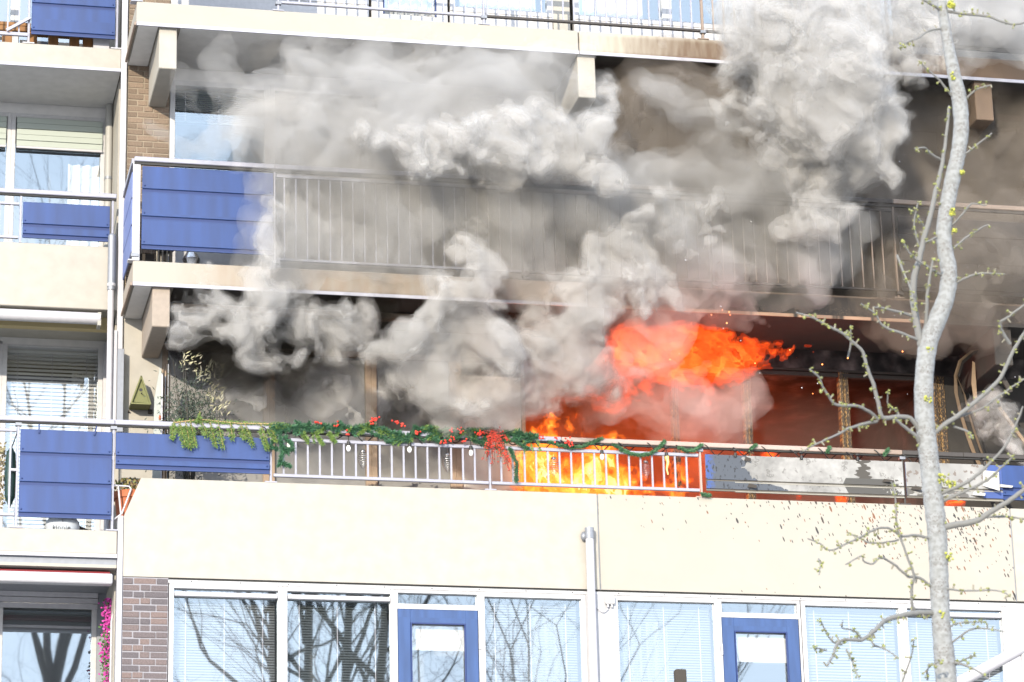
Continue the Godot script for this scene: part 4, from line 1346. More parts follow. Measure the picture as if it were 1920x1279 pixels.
func fire_debris() -> void:
	# burnt sheets and battens that hang from the ceiling at the right of the fire
	var o := thing("curled_ceiling_strip", "burnt strip that curls down from the ceiling right of the glowing frames", "debris", Vector3(8.8, 9.3, 1.0))
	for q in [[0.0, 0.07, M.board], [0.16, 0.045, M.board_dark], [0.10, 0.05, M.board]]:
		var b := Mb.new()
		var last := []
		var pts := [Vector2(9.05, 11.66), Vector2(8.86, 11.63), Vector2(8.72, 11.52), Vector2(8.66, 11.36), Vector2(8.655, 11.18), Vector2(8.69, 10.98), Vector2(8.74, 10.78), Vector2(8.80, 10.58), Vector2(8.88, 10.38), Vector2(8.97, 10.15)]
		for k in pts.size():
			var p: Vector2 = pts[k]
			var dx: float = q[0] * (0.25 if k < 4 else 1.0) + 0.004 * k
			var w: float = q[1] * (0.45 + 0.075 * k)
			var a := Vector3(p.x + dx, p.y, 0.98 - 0.02 * k)
			var c := Vector3(p.x + dx + w, p.y - 0.02, 0.94 - 0.02 * k)
			if k:
				b.quad(a, c, last[1], last[0])
				b.quad(last[0] - Vector3(0, 0, 0.008), last[1] - Vector3(0, 0, 0.008), c - Vector3(0, 0, 0.008), a - Vector3(0, 0, 0.008))
			last = [a, c]
		part("strip", b, q[2], o)
	var b := Mb.new()
	b.prism(PackedVector2Array([Vector2(8.86, 11.50), Vector2(8.885, 11.48), Vector2(8.88, 11.05), Vector2(8.85, 10.98), Vector2(8.83, 11.25)]), 0.99, 1.0)
	part("splinter", b, M.board, o)
	var n := 0
	for q in [[8.97, 11.70, 9.20, 11.12, 0.05, "dark leaning batten behind the twig at the far right"], [9.10, 10.98, 9.33, 10.55, 0.035, "pale broken batten low at the far right, in white smoke"], [8.93, 10.42, 9.08, 10.18, 0.06, "short burnt board end on the rail at the far right"]]:
		b = Mb.new()
		b.board(Vector3(q[0], q[1], 1.05), Vector3(q[2], q[3], 1.15), q[4], 0.02)
		single("fallen_batten", b, [M.board_dark, M.board, M.board_dark][n], q[5], "debris", Vector3(q[2], q[3], 1.1), "fallen battens")
		n += 1
	# chair on the smoky balcony
	o = thing("garden_chair", "dark folding chair behind the sooty pickets of the middle balcony", "chair", Vector3(6.4, 12.0, 1.0))
	for q in [[6.10, 12.0, 6.16, 12.42], [6.50, 12.0, 6.44, 12.42]]:
		b = Mb.new()
		b.board(Vector3(q[0], q[1], 0.8), Vector3(q[2], q[3], 1.1), 0.035, 0.03)
		part("leg", b, M.board_dark, o)
		b = Mb.new()
		b.board(Vector3(q[0], q[1], 1.1), Vector3(q[2], q[3], 0.85), 0.035, 0.03)
		part("leg", b, M.board_dark, o)
	part("seat", bx(6.10, 6.50, 12.42, 12.45, 0.75, 1.12), M.board_dark, o)
	b = Mb.new()
	b.board(Vector3(6.46, 12.45, 1.1), Vector3(6.60, 12.85, 1.16), 0.05, 0.03)
	part("backrest", b, M.board_dark, o)


# fir needles along a twig
func needles(b: Mb, a: Vector3, c: Vector3, long: float, n: int, lo: Color, hi: Color, droop := 0.0) -> void:
	var d := (c - a).normalized()
	for k in n:
		var t := rng.randf()
		var p := a.lerp(c, t) + Vector3(0, -droop * t * t, 0)
		var s := (rv(1.0) + d * 0.9).normalized()
		b.tint = lo.lerp(hi, rng.randf())
		leaf(b, p, s * long * rng.randf_range(0.6, 1.15), 0.0042, Vector3(0.2, 0.3, 1))


func garlands() -> void:
	var zr := ZF + 0.03
	# feathery light green sprays at the left
	var o := thing("fir_garland", "light green feathery sprays draped over the rail at the left", "garland", Vector3(0.8, 10.2, zr), "garlands")
	var b := Mb.new()
	var w := Mb.new()
	var lo := Color(0.04, 0.085, 0.014)
	var hi := Color(0.125, 0.185, 0.035)
	w.tint = Color(0.30, 0.21, 0.10)
	w.tube(PackedVector3Array([Vector3(0.36, 10.33, zr), Vector3(0.62, 10.375, zr), Vector3(1.0, 10.35, zr), Vector3(1.4, 10.36, zr)]), PackedFloat32Array([0.006]), 5)
	for q in [[0.37, 0.18, -0.02, 1.0], [0.42, 0.25, 0.06, 1.2], [0.48, 0.27, 0.05, 1.2], [0.53, 0.25, 0.05, 1.1], [0.64, 0.13, 0.05, 0.5], [0.72, 0.24, 0.06, 1.0], [0.80, 0.26, 0.05, 0.8], [0.92, 0.16, 0.02, 0.6], [1.02, 0.15, 0.04, 0.6], [1.06, 0.22, 0.09, 0.9], [1.22, 0.26, 0.07, 1.0], [1.30, 0.16, 0.07, 0.7], [0.60, -0.10, 0.02, 0.5]]:
		var p := Vector3(q[0], 10.35, zr + 0.005)
		var e := p + Vector3(q[2], -q[1], 0.02)
		w.rod(p, e, 0.003, 4)
		for k in 7:
			var s := p.lerp(e, 0.15 + 0.12 * k)
			for sd in [-1.0, 1.0]:
				needles(b, s, s + Vector3(sd * 0.03 * (1.0 - 0.09 * k), -0.05, 0.01), 0.028, int(17 * q[3]), lo, hi)
		needles(b, p, e, 0.02, int(40 * q[3]), lo, hi)
	for k in 120:
		var x := rng.randf_range(0.36, 1.4)
		needles(b, Vector3(x, 10.35, zr), Vector3(x + 0.06, 10.36 + rng.randf_range(-0.02, 0.02), zr), 0.025, 6, lo, hi)
	part("stem", w, M.tinted, o)
	part("needles", b, M.leafy, o).set_meta("kind", "stuff")
	# dark green garland with berries, wound round the rail
	o = thing("fir_garland", "dark green fir garland with red berries wound round the rail", "garland", Vector3(2.5, 10.2, zr), "garlands")
	b = Mb.new()
	w = Mb.new()
	w.tint = Color(0.05, 0.06, 0.03)
	lo = Color(0.006, 0.038, 0.02)
	hi = Color(0.04, 0.125, 0.055)
	var lo2 := Color(0.05, 0.11, 0.02)
	var hi2 := Color(0.15, 0.22, 0.05)
	var path := [[1.30, 10.33], [1.45, 10.33], [1.62, 10.345], [1.80, 10.335], [1.98, 10.36], [2.12, 10.34], [2.28, 10.37], [2.42, 10.345], [2.55, 10.30], [2.66, 10.26], [2.78, 10.345], [2.92, 10.37], [3.02, 10.33], [3.15, 10.345], [3.28, 10.36], [3.42, 10.36], [3.50, 10.37], [3.62, 10.33], [3.74, 10.36], [3.86, 10.34], [3.98, 10.335]]
	for k in path.size() - 1:
		var a := Vector3(path[k][0], path[k][1], zr)
		var c := Vector3(path[k + 1][0], path[k + 1][1], zr)
		w.rod(a, c, 0.006, 4)
		needles(b, a, c, 0.056, 330, lo, hi)
		for t in 5:
			var s := a.lerp(c, rng.randf())
			var e := s + Vector3(rng.randf_range(-0.10, 0.10), rng.randf_range(-0.09, 0.04), rng.randf_range(0.0, 0.03))
			if rng.randf() < 0.4:
				needles(b, s, e, 0.042, 70, lo2, hi2)
			else:
				needles(b, s, e, 0.042, 80, lo, hi)
	for q in [[1.40, 10.32, 1.33, 10.16], [1.40, 10.32, 1.43, 10.05], [1.43, 10.05, 1.40, 9.94], [1.43, 10.10, 1.53, 10.10], [1.40, 10.10, 1.27, 10.13], [1.40, 9.98, 1.50, 9.93], [1.45, 10.25, 1.52, 10.15], [1.40, 10.2, 1.48, 10.06], [2.25, 10.34, 2.55, 10.21], [2.45, 10.22, 2.7, 10.24], [2.88, 10.30, 3.0, 10.24], [3.0, 10.24, 3.2, 10.30], [3.32, 10.27, 3.48, 10.23], [3.70, 10.22, 3.78, 10.05], [3.72, 10.30, 3.9, 10.20], [3.78, 10.05, 3.77, 9.86], [1.60, 10.3, 1.68, 10.2], [1.75, 10.3, 1.83, 10.17], [1.88, 10.3, 1.95, 10.2]]:
		needles(b, Vector3(q[0], q[1], zr), Vector3(q[2], q[3], zr + 0.01), 0.042, 260, lo if q[0] < 1.55 or q[0] > 2.0 else lo2, hi if q[0] < 1.55 or q[0] > 2.0 else hi2)
	for q in [[1.65, 10.27], [1.72, 10.28], [3.46, 10.24], [3.56, 10.28], [3.60, 10.22], [3.92, 10.27], [3.85, 10.25], [3.99, 10.28]]:
		needles(b, Vector3(q[0], q[1] + 0.05, zr), Vector3(q[0] + 0.03, q[1] - 0.1, zr), 0.03, 60, lo2, hi2)
	part("stem", w, M.tinted, o)
	part("needles", b, M.leafy, o).set_meta("kind", "stuff")
	b = Mb.new()
	for q in [[1.78, 10.36, 5], [1.95, 10.385, 4], [2.06, 10.29, 5], [2.33, 10.42, 12], [2.36, 10.44, 6], [2.55, 10.42, 9], [2.64, 10.395, 6], [2.78, 10.31, 8], [3.03, 10.245, 8], [3.12, 10.27, 6], [3.21, 10.36, 7], [3.38, 10.34, 8], [3.43, 10.345, 8], [3.24, 10.27, 4], [3.62, 10.385, 4], [3.10, 10.36, 6], [4.02, 10.33, 7], [4.18, 10.295, 4], [4.32, 10.27, 9], [4.30, 10.30, 5]]:
		for k in q[2]:
			b.tint = Color(0.42, 0.025, 0.015).lerp(Color(0.62, 0.05, 0.03), rng.randf())
			b.ball(Vector3(q[0], q[1] - 0.005, zr + 0.04) + rv(0.03) * Vector3(1, 1, 0.4), Vector3.ONE * 0.0105, 6, 4)
	part("berries", b, M.tinted, o).set_meta("kind", "stuff")
	# hanging bunch of berries
	o = thing("berry_spray", "hanging spray of tiny red berries over the middle railing post", "berry spray", Vector3(3.6, 9.9, zr))
	b = Mb.new()
	w = Mb.new()
	w.tint = Color(0.10, 0.04, 0.02)
	for k in 46:
		var s := Vector3(3.49 + rng.randf() * 0.09, 10.36 + rng.randf() * 0.05, zr + 0.05)
		var e := Vector3(s.x + rng.randf_range(-0.10, 0.16), 10.36 - rng.randf_range(0.05, 0.38), zr + rng.randf_range(0.02, 0.07))
		if k > 36:
			e = Vector3(3.70 + rng.randf_range(-0.03, 0.04), rng.randf_range(9.88, 10.1), zr + 0.05)
		w.tube(PackedVector3Array([s, s.lerp(e, 0.5) + Vector3(0.01, 0.02, 0), e]), PackedFloat32Array([0.0018]), 3)
		for j in 13:
			b.tint = Color(0.36, 0.03, 0.02).lerp(Color(0.56, 0.06, 0.035), rng.randf())
			b.ball(s.lerp(e, 0.15 + 0.85 * rng.randf()) + rv(0.014), Vector3.ONE * 0.0062, 5, 3)
	part("twigs", w, M.tinted, o)
	part("berries", b, M.tinted, o).set_meta("kind", "stuff")
	# thin tinsel garland swagging on to the right
	o = thing("thin_garland", "thin singed green garland looping along the rail before the flames", "garland", Vector3(5, 10.2, zr), "garlands")
	b = Mb.new()
	w = Mb.new()
	w.tint = Color(0.03, 0.035, 0.02)
	var swag := [[[4.10, 10.29], [4.22, 10.25], [4.34, 10.235], [4.45, 10.245], [4.56, 10.29], [4.66, 10.34]], [[4.76, 10.29], [4.86, 10.235], [4.96, 10.19], [5.06, 10.18], [5.16, 10.20], [5.26, 10.27], [5.31, 10.335]], [[5.44, 10.28], [5.54, 10.245], [5.62, 10.25], [5.70, 10.31]], [[6.20, 10.28], [6.27, 10.335]], [[7.02, 10.27], [7.05, 10.34]], [[7.62, 10.26], [7.68, 10.34]], [[5.66, 9.80], [5.76, 9.785]]]
	for s in swag:
		for k in s.size() - 1:
			var a := Vector3(s[k][0], s[k][1], zr)
			var c := Vector3(s[k + 1][0], s[k + 1][1], zr)
			w.rod(a, c, 0.006, 4)
			needles(b, a, c, 0.034, 260, Color(0.012, 0.05, 0.022), Color(0.06, 0.16, 0.07))
	part("stem", w, M.tinted, o)
	part("needles", b, M.leafy, o).set_meta("kind", "stuff")
	# string of lamps: black cable wound round the rail, bulbs hanging from it
	o = thing("string_lights", "black cable of party lights wound along the long railing", "string lights", Vector3(5, 10.2, zr))
	b = Mb.new()
	var pts := PackedVector3Array()
	for k in 470:
		var x := 0.9 + 0.0155 * k
		var a := x * TAU / 0.30
		pts.append(Vector3(x, 10.30 + 0.045 * cos(a) - 0.035 * absf(sin(x * 5.0)), ZF - 0.015 + 0.05 * sin(a)))
	b.tube(pts, PackedFloat32Array([0.006]), 5)
	part("cable", b, M.black, o)
	for q in [[2.09, 0.06, 0], [2.70, 0.05, 0], [3.32, 0.06, 0], [4.66, 0.05, 0], [5.33, 0.05, 1], [1.50, 0.05, 0], [6.05, 0.03, 2], [6.75, 0.03, 2], [7.35, 0.02, 2], [8.02, 0.02, 2], [8.72, 0.02, 2]]:
		b = Mb.new()
		b.rod(Vector3(q[0], 10.27, ZF + 0.02), Vector3(q[0], 10.27 - q[1], ZF + 0.02), 0.004, 4)
		b.rod(Vector3(q[0], 10.27 - q[1], ZF + 0.02), Vector3(q[0], 10.23 - q[1], ZF + 0.02), 0.017, 8)
		b.ball(Vector3(q[0], 10.275, ZF + 0.02), Vector3(0.035, 0.016, 0.02), 6, 4)
		var s := part("socket", b, M.black, o)
		b = Mb.new()
		if q[2] == 0:
			b.ball(Vector3(q[0], 10.20 - q[1], ZF + 0.02), Vector3(0.022, 0.034, 0.022), 10, 8)
			part("bulb", b, M.bulb, s)
		elif q[2] == 1:
			b.tube(PackedVector3Array([Vector3(q[0], 10.18, ZF + 0.02), Vector3(q[0] + 0.012, 10.12, ZF + 0.02), Vector3(q[0] - 0.004, 10.05, ZF + 0.02), Vector3(q[0] + 0.008, 9.99, ZF + 0.02)]), PackedFloat32Array([0.024, 0.016, 0.010, 0.008]), 7)
			part("melted_bulb", b, M.bulb_melted, s)
	# wire spirals that hang behind the pickets
	for q in [[2.26, "leftmost"], [3.11, "second"], [4.20, "third, against the flames"], [5.15, "last, against the red glow"]]:
		b = Mb.new()
		pts = PackedVector3Array()
		for k in 120:
			var t := k / 119.0
			var a := t * TAU * 9.0
			var r := 0.055 * sin(PI * (0.12 + 0.83 * t))
			pts.append(Vector3(q[0] + r * cos(a), 10.17 - 0.19 * t, 1.32 + r * sin(a)))
		b.tube(pts, PackedFloat32Array([0.0028]), 4)
		b.rod(Vector3(q[0], 10.29, 1.38), Vector3(q[0], 10.17, 1.32), 0.002, 3)
		b.ball(Vector3(q[0], 10.16, 1.32), Vector3(0.03, 0.018, 0.02), 8, 5)
		single("wire_spiral", b, M.steel, "hanging wire spiral behind the pickets, %s of four" % q[0 + 1], "ornament", Vector3(q[0], 10.0, 1.32), "wire spirals")


# ---------------------------------------------------------------- the young tree in front
func street_tree() -> void:
	var o := thing("street_tree", "young bare tree with pale mottled trunk and mossy spur twigs", "tree", Vector3(3.4, 0, 14))
	var b := Mb.new()
	var trunk := [3.673, 9.409, 0.029, 3.681, 9.317, 0.031, 3.695, 9.141, 0.034, 3.721, 8.932, 0.040, 3.743, 8.759, 0.046, 3.740, 8.585, 0.046, 3.707, 8.410, 0.046, 3.666, 8.270, 0.046, 3.620, 8.097, 0.046, 3.581, 7.925, 0.046, 3.581, 7.790, 0.046, 3.595, 7.656, 0.048, 3.568, 7.504, 0.051, 3.500, 7.351, 0.054, 3.438, 7.216, 0.057, 3.398, 7.017, 0.054, 3.381, 6.821, 0.057, 3.384, 6.626, 0.057, 3.393, 6.434, 0.057, 3.398, 6.274, 0.057, 3.406, 6.115, 0.057, 3.406, 5.925, 0.054, 3.399, 5.737, 0.054, 3.395, 5.550, 0.054, 3.398, 5.364, 0.057, 3.402, 5.148, 0.060]
	var pts := PackedVector3Array([Vector3(3.46, 0, 14), Vector3(3.44, 1.5, 14), Vector3(3.42, 3.2, 14)])
	var rad := PackedFloat32Array([0.12, 0.088, 0.077])
	for k in range(trunk.size() - 3, -1, -3):
		pts.append(Vector3(trunk[k], trunk[k + 1], 14.0))
		rad.append(trunk[k + 2])
	# finer rings, slightly uneven, so that the stem is not a smooth pipe
	var p2 := PackedVector3Array()
	var r2 := PackedFloat32Array()
	var cv := Curve3D.new()
	for k in pts.size():
		var d := (pts[mini(k + 1, pts.size() - 1)] - pts[maxi(k - 1, 0)]) / 6.0
		cv.add_point(pts[k], -d, d)
	for k in pts.size() - 1:
		for j in 6:
			p2.append(cv.sample(k, j / 6.0))
			r2.append(lerpf(rad[k], rad[k + 1], j / 6.0) * rng.randf_range(0.96, 1.05))
	p2.append(pts[-1])
	r2.append(rad[-1])
	b.tube(p2, r2, 14)
	part("trunk", b, M.bark, o)
	var moss := Mb.new()
	var spurs := Mb.new()
	spurs.tint = Color(0.17, 0.16, 0.12)
	for br in [[0.0288, 0.0096, 0.05, 3.389, 7.181, 3.367, 7.345, 3.357, 7.477, 3.372, 7.611, 3.406, 7.713, 3.454, 7.884, 3.492, 7.987, 3.528, 8.125, 3.572, 8.264, 3.596, 8.369, 3.611, 8.438, 3.635, 8.578, 3.654, 8.701],
		[0.0160, 0.0080, 0.12, 3.428, 7.315, 3.426, 7.480, 3.454, 7.682],
		[0.0096, 0.0048, 0.10, 3.599, 8.369, 3.514, 8.398, 3.474, 8.413, 3.395, 8.391],
		[0.0096, 0.0048, 0.10, 3.716, 8.393, 3.776, 8.431, 3.895, 8.522],
		[0.0096, 0.0048, 0.10, 3.697, 8.791, 3.615, 8.872, 3.533, 8.919, 3.468, 8.957],
		[0.0096, 0.0048, 0.10, 3.760, 8.760, 3.796, 8.787, 3.836, 8.821, 3.913, 8.836],
		[0.0128, 0.0064, 0.10, 3.676, 9.345, 3.615, 9.366, 3.531, 9.384, 3.413, 9.415],
		[0.0128, 0.0064, 0.10, 3.690, 9.353, 3.819, 9.334, 3.956, 9.316, 4.057, 9.273, 4.142, 9.265, 4.232, 9.296],
		[0.0096, 0.0048, 0.10, 3.682, 9.239, 3.570, 9.203, 3.498, 9.145, 3.391, 9.085, 3.337, 9.039],
		[0.0096, 0.0048, 0.10, 3.623, 7.944, 3.695, 8.016, 3.743, 8.070, 3.819, 8.053],
		[0.0112, 0.0048, 0.10, 3.604, 7.784, 3.729, 7.882, 3.827, 7.932],
		[0.0096, 0.0048, 0.05, 3.562, 7.890, 3.492, 7.845, 3.440, 7.816],
		[0.0096, 0.0048, 0.10, 3.464, 7.932, 3.401, 7.976, 3.346, 8.000],
		[0.0096, 0.0048, 0.10, 3.431, 7.782, 3.393, 7.864, 3.375, 7.947, 3.396, 8.050],
		[0.0112, 0.0048, 0.15, 3.553, 7.630, 3.446, 7.665, 3.333, 7.709, 3.264, 7.779],
		[0.0096, 0.0048, 0.10, 3.279, 7.747, 3.300, 7.624, 3.320, 7.525, 3.337, 7.376],
		[0.0112, 0.0048, 0.15, 3.623, 7.574, 3.664, 7.599, 3.760, 7.621, 3.886, 7.604],
		[0.0112, 0.0048, 0.10, 3.343, 7.370, 3.179, 7.385, 3.073, 7.377],
		[0.0128, 0.0048, 0.15, 3.391, 7.214, 3.268, 7.241, 3.139, 7.268, 3.077, 7.331, 2.981, 7.376],
		[0.0192, 0.0064, 0.30, 3.353, 6.651, 3.283, 6.729, 3.185, 6.725, 3.093, 6.712, 3.066, 6.791, 3.033, 6.897, 2.996, 6.976, 2.963, 7.073, 2.900, 7.119, 2.828, 7.165, 2.758, 7.184, 2.647, 7.228, 2.535, 7.249],
		[0.0128, 0.0064, 0.30, 3.094, 6.721, 3.024, 6.757, 2.928, 6.773, 2.804, 6.758, 2.742, 6.794, 2.696, 6.840, 2.660, 6.881, 2.597, 6.910],
		[0.0160, 0.0096, 0.10, 3.353, 6.567, 3.308, 6.617, 3.230, 6.662, 3.160, 6.698],
		[0.0128, 0.0048, 0.20, 3.086, 6.711, 2.977, 6.675, 2.871, 6.632, 2.794, 6.581, 2.655, 6.511, 2.566, 6.454],
		[0.0080, 0.0048, 0.10, 2.932, 7.094, 2.936, 7.160, 2.925, 7.258],
		[0.0080, 0.0038, 0.15, 3.233, 6.717, 3.187, 6.764, 3.124, 6.784, 3.111, 6.842],
		[0.0192, 0.0096, 0.30, 3.396, 6.620, 3.483, 6.695, 3.580, 6.757, 3.656, 6.816, 3.737, 6.885, 3.810, 6.963, 3.849, 7.047, 3.889, 7.131, 3.935, 7.206, 3.966, 7.257, 4.061, 7.395],
		[0.0128, 0.0064, 0.20, 3.946, 7.223, 3.885, 7.287, 3.865, 7.329, 3.907, 7.354, 3.978, 7.408, 4.066, 7.455],
		[0.0096, 0.0048, 0.30, 3.580, 6.757, 3.697, 6.785, 3.801, 6.855, 3.906, 6.924, 4.028, 6.996],
		[0.0256, 0.0128, 0.30, 3.383, 6.064, 3.495, 6.090, 3.613, 6.106, 3.702, 6.157, 3.784, 6.204, 3.861, 6.261, 3.921, 6.318, 3.976, 6.352],
		[0.0128, 0.0064, 0.25, 3.411, 6.223, 3.562, 6.286, 3.690, 6.345, 3.750, 6.399, 3.803, 6.449],
		[0.0160, 0.0064, 0.30, 3.414, 6.274, 3.464, 6.292, 3.565, 6.331, 3.644, 6.385, 3.725, 6.462, 3.790, 6.542, 3.838, 6.644, 3.872, 6.743],
		[0.0112, 0.0048, 0.25, 3.380, 6.013, 3.268, 6.028, 3.170, 6.013, 3.098, 6.045, 3.011, 6.039, 2.895, 5.976, 2.780, 5.919, 2.689, 5.878, 2.627, 5.905, 2.543, 5.927],
		[0.0064, 0.0038, 0.10, 2.683, 5.878, 2.676, 5.822, 2.647, 5.759],
		[0.0080, 0.0038, 0.15, 3.170, 6.006, 3.088, 5.978, 2.965, 5.962, 2.896, 5.979, 2.807, 5.998],
		[0.0128, 0.0048, 0.25, 3.258, 5.558, 3.214, 5.610, 3.204, 5.703, 3.209, 5.775, 3.148, 5.921, 3.099, 6.051, 3.091, 6.184, 3.059, 6.278],
		[0.0112, 0.0048, 0.25, 3.365, 5.720, 3.273, 5.777, 3.193, 5.775, 3.116, 5.826, 3.054, 5.855, 3.000, 5.857, 2.949, 5.814, 2.886, 5.819, 2.862, 5.843, 2.757, 5.784],
		[0.0224, 0.0080, 0.40, 3.356, 5.580, 3.243, 5.567, 3.155, 5.546, 3.031, 5.506, 2.982, 5.474, 2.908, 5.410, 2.826, 5.356, 2.715, 5.347, 2.650, 5.303, 2.618, 5.241, 2.564, 5.167],
		[0.0080, 0.0038, 0.15, 2.909, 5.426, 2.848, 5.455, 2.768, 5.453, 2.755, 5.484],
		[0.0096, 0.0042, 0.15, 2.978, 5.471, 2.957, 5.381, 3.020, 5.336, 3.074, 5.276],
		[0.0080, 0.0038, 0.15, 2.819, 5.356, 2.821, 5.270, 2.832, 5.152],
		[0.0080, 0.0038, 0.15, 2.796, 5.383, 2.718, 5.390, 2.664, 5.447, 2.619, 5.489],
		[0.0080, 0.0038, 0.15, 2.699, 5.347, 2.620, 5.339, 2.573, 5.329],
		[0.0096, 0.0042, 0.20, 3.406, 5.389, 3.449, 5.408, 3.524, 5.463, 3.613, 5.459, 3.698, 5.433],
		[0.0080, 0.0038, 0.20, 3.406, 5.481, 3.469, 5.502, 3.590, 5.489],
		[0.0112, 0.0048, 0.20, 3.413, 5.302, 3.455, 5.276, 3.532, 5.225, 3.590, 5.152],
		[0.0080, 0.0042, 0.15, 3.455, 5.276, 3.489, 5.295, 3.521, 5.302],
		[0.0096, 0.0042, 0.20, 3.407, 5.721, 3.439, 5.710, 3.524, 5.690, 3.679, 5.685, 3.734, 5.646],
		[0.0080, 0.0042, 0.20, 3.290, 5.192, 3.261, 5.237, 3.301, 5.254],
		[0.0070, 0.0038, 0.20, 3.129, 5.158, 3.161, 5.296, 3.150, 5.373],
		[0.0096, 0.0042, 0.20, 3.702, 6.157, 3.812, 6.145, 3.908, 6.116, 3.956, 6.095],
		[0.0096, 0.0042, 0.20, 3.559, 6.698, 3.604, 6.635, 3.582, 6.570]]:
		b = Mb.new()
		pts = PackedVector3Array()
		rad = PackedFloat32Array()
		var n: int = (br.size() - 3) / 2
		for k in n:
			var t := float(k) / (n - 1)
			pts.append(Vector3(br[3 + 2 * k], br[4 + 2 * k], 14.0 + br[2] * t))
			rad.append(lerpf(br[0], br[1], t) * 0.8)
		cv = Curve3D.new()
		for k in n:
			var d := (pts[mini(k + 1, n - 1)] - pts[maxi(k - 1, 0)]) / 6.0
			cv.add_point(pts[k], -d, d)
		p2 = PackedVector3Array()
		r2 = PackedFloat32Array()
		for k in n - 1:
			for j in 4:
				p2.append(cv.sample(k, j / 4.0) + rv(0.002))
				r2.append(lerpf(rad[k], rad[k + 1], j / 4.0))
		p2.append(pts[-1])
		r2.append(rad[-1])
		b.tube(p2, r2, 7)
		part("branch", b, M.bark_twig, o)
		# spurs with buds and moss
		var dist := 0.0
		for k in range(1, p2.size()):
			dist += p2[k].distance_to(p2[k - 1])
			if dist > 0.03:
				dist = 0.0
				var dir := (p2[k] - p2[k - 1]).normalized()
				var up := Vector3(-dir.y, dir.x, rng.randf_range(-0.6, 0.6)).normalized() * (1.0 if rng.randf() < 0.6 else -1.0)
				if rng.randf() < 0.55:
					var tip := p2[k] + up * (r2[k] + rng.randf_range(0.008, 0.028))
					spurs.tube(PackedVector3Array([p2[k], tip]), PackedFloat32Array([0.006, 0.0045]), 5)
					moss.tint = Color(0.10, 0.105, 0.04).lerp(Color(0.19, 0.21, 0.06), rng.randf())
					if rng.randf() < 0.7:
						moss.ball(tip, Vector3.ONE * rng.randf_range(0.005, 0.011), 5, 3)
				if rng.randf() < 0.6:
					for j in 5:
						moss.tint = Color(0.10, 0.105, 0.045).lerp(Color(0.24, 0.26, 0.07), rng.randf())
						moss.ball(p2[k] + up * r2[k] * 0.8 + rv(0.012), Vector3(rng.randf_range(0.004, 0.010), rng.randf_range(0.003, 0.007), 0.005), 5, 3)
	for q in [[3.72, 9.38, 0.020, 60], [3.385, 6.84, 0.022, 30], [3.62, 8.02, 0.020, 26], [3.71, 8.28, 0.012, 12], [3.45, 6.36, 0.03, 30], [3.50, 6.33, 0.02, 30], [3.42, 7.15, 0.02, 16], [3.70, 8.9, 0.02, 12], [3.45, 5.9, 0.02, 20], [3.39, 5.56, 0.02, 10], [3.63, 7.9, 0.015, 14]]:
		for j in q[3]:
			moss.tint = Color(0.17, 0.18, 0.05).lerp(Color(0.36, 0.37, 0.05), rng.randf())
			moss.ball(Vector3(q[0], q[1], 14.045) + rv(q[2]), Vector3.ONE * rng.randf_range(0.004, 0.010), 5, 3)
	part("spur_twigs", spurs, M.tinted, o).set_meta("kind", "stuff")
	part("moss", moss, M.tinted, o).set_meta("kind", "stuff")


# ---------------------------------------------------------------- big bare trees across the street, seen in the panes
func grow(b: Mb, at: Vector3, dir: Vector3, r: float, long: float, depth: int, g: RandomNumberGenerator) -> void:
	var p := at
	var d := dir
	var pts := PackedVector3Array([p])
	var rad := PackedFloat32Array([r])
	var steps := 4 if depth > 2 else 3
	for k in steps:
		var bend := 0.09 if depth > 3 else 0.17
		d = (d + Vector3(g.randfn(0, bend), g.randfn(0.05, 0.08), g.randfn(0, bend))).normalized()
		p += d * long / steps
		pts.append(p)
		rad.append(r * (1.0 - 0.38 * (k + 1) / steps))
	b.tube(pts, rad, 7 if depth > 3 else 4)
	if depth == 0:
		return
	var n := 2 if depth > 3 else 3
	for k in n:
		var side := Vector3(g.randfn(0, 1), g.randfn(0.1, 0.5), g.randfn(0, 1)).normalized()
		var nd := (d + side * (g.randf_range(0.2, 0.5) if depth > 3 else g.randf_range(0.4, 0.9))).normalized()
		var from: Vector3 = pts[pts.size() - 1] if k < 2 else pts[g.randi_range(1, pts.size() - 2)]
		grow(b, from, nd, rad[rad.size() - 1] * (0.85 if k == 0 else 0.62), long * g.randf_range(0.68, 0.88), depth - 1, g)


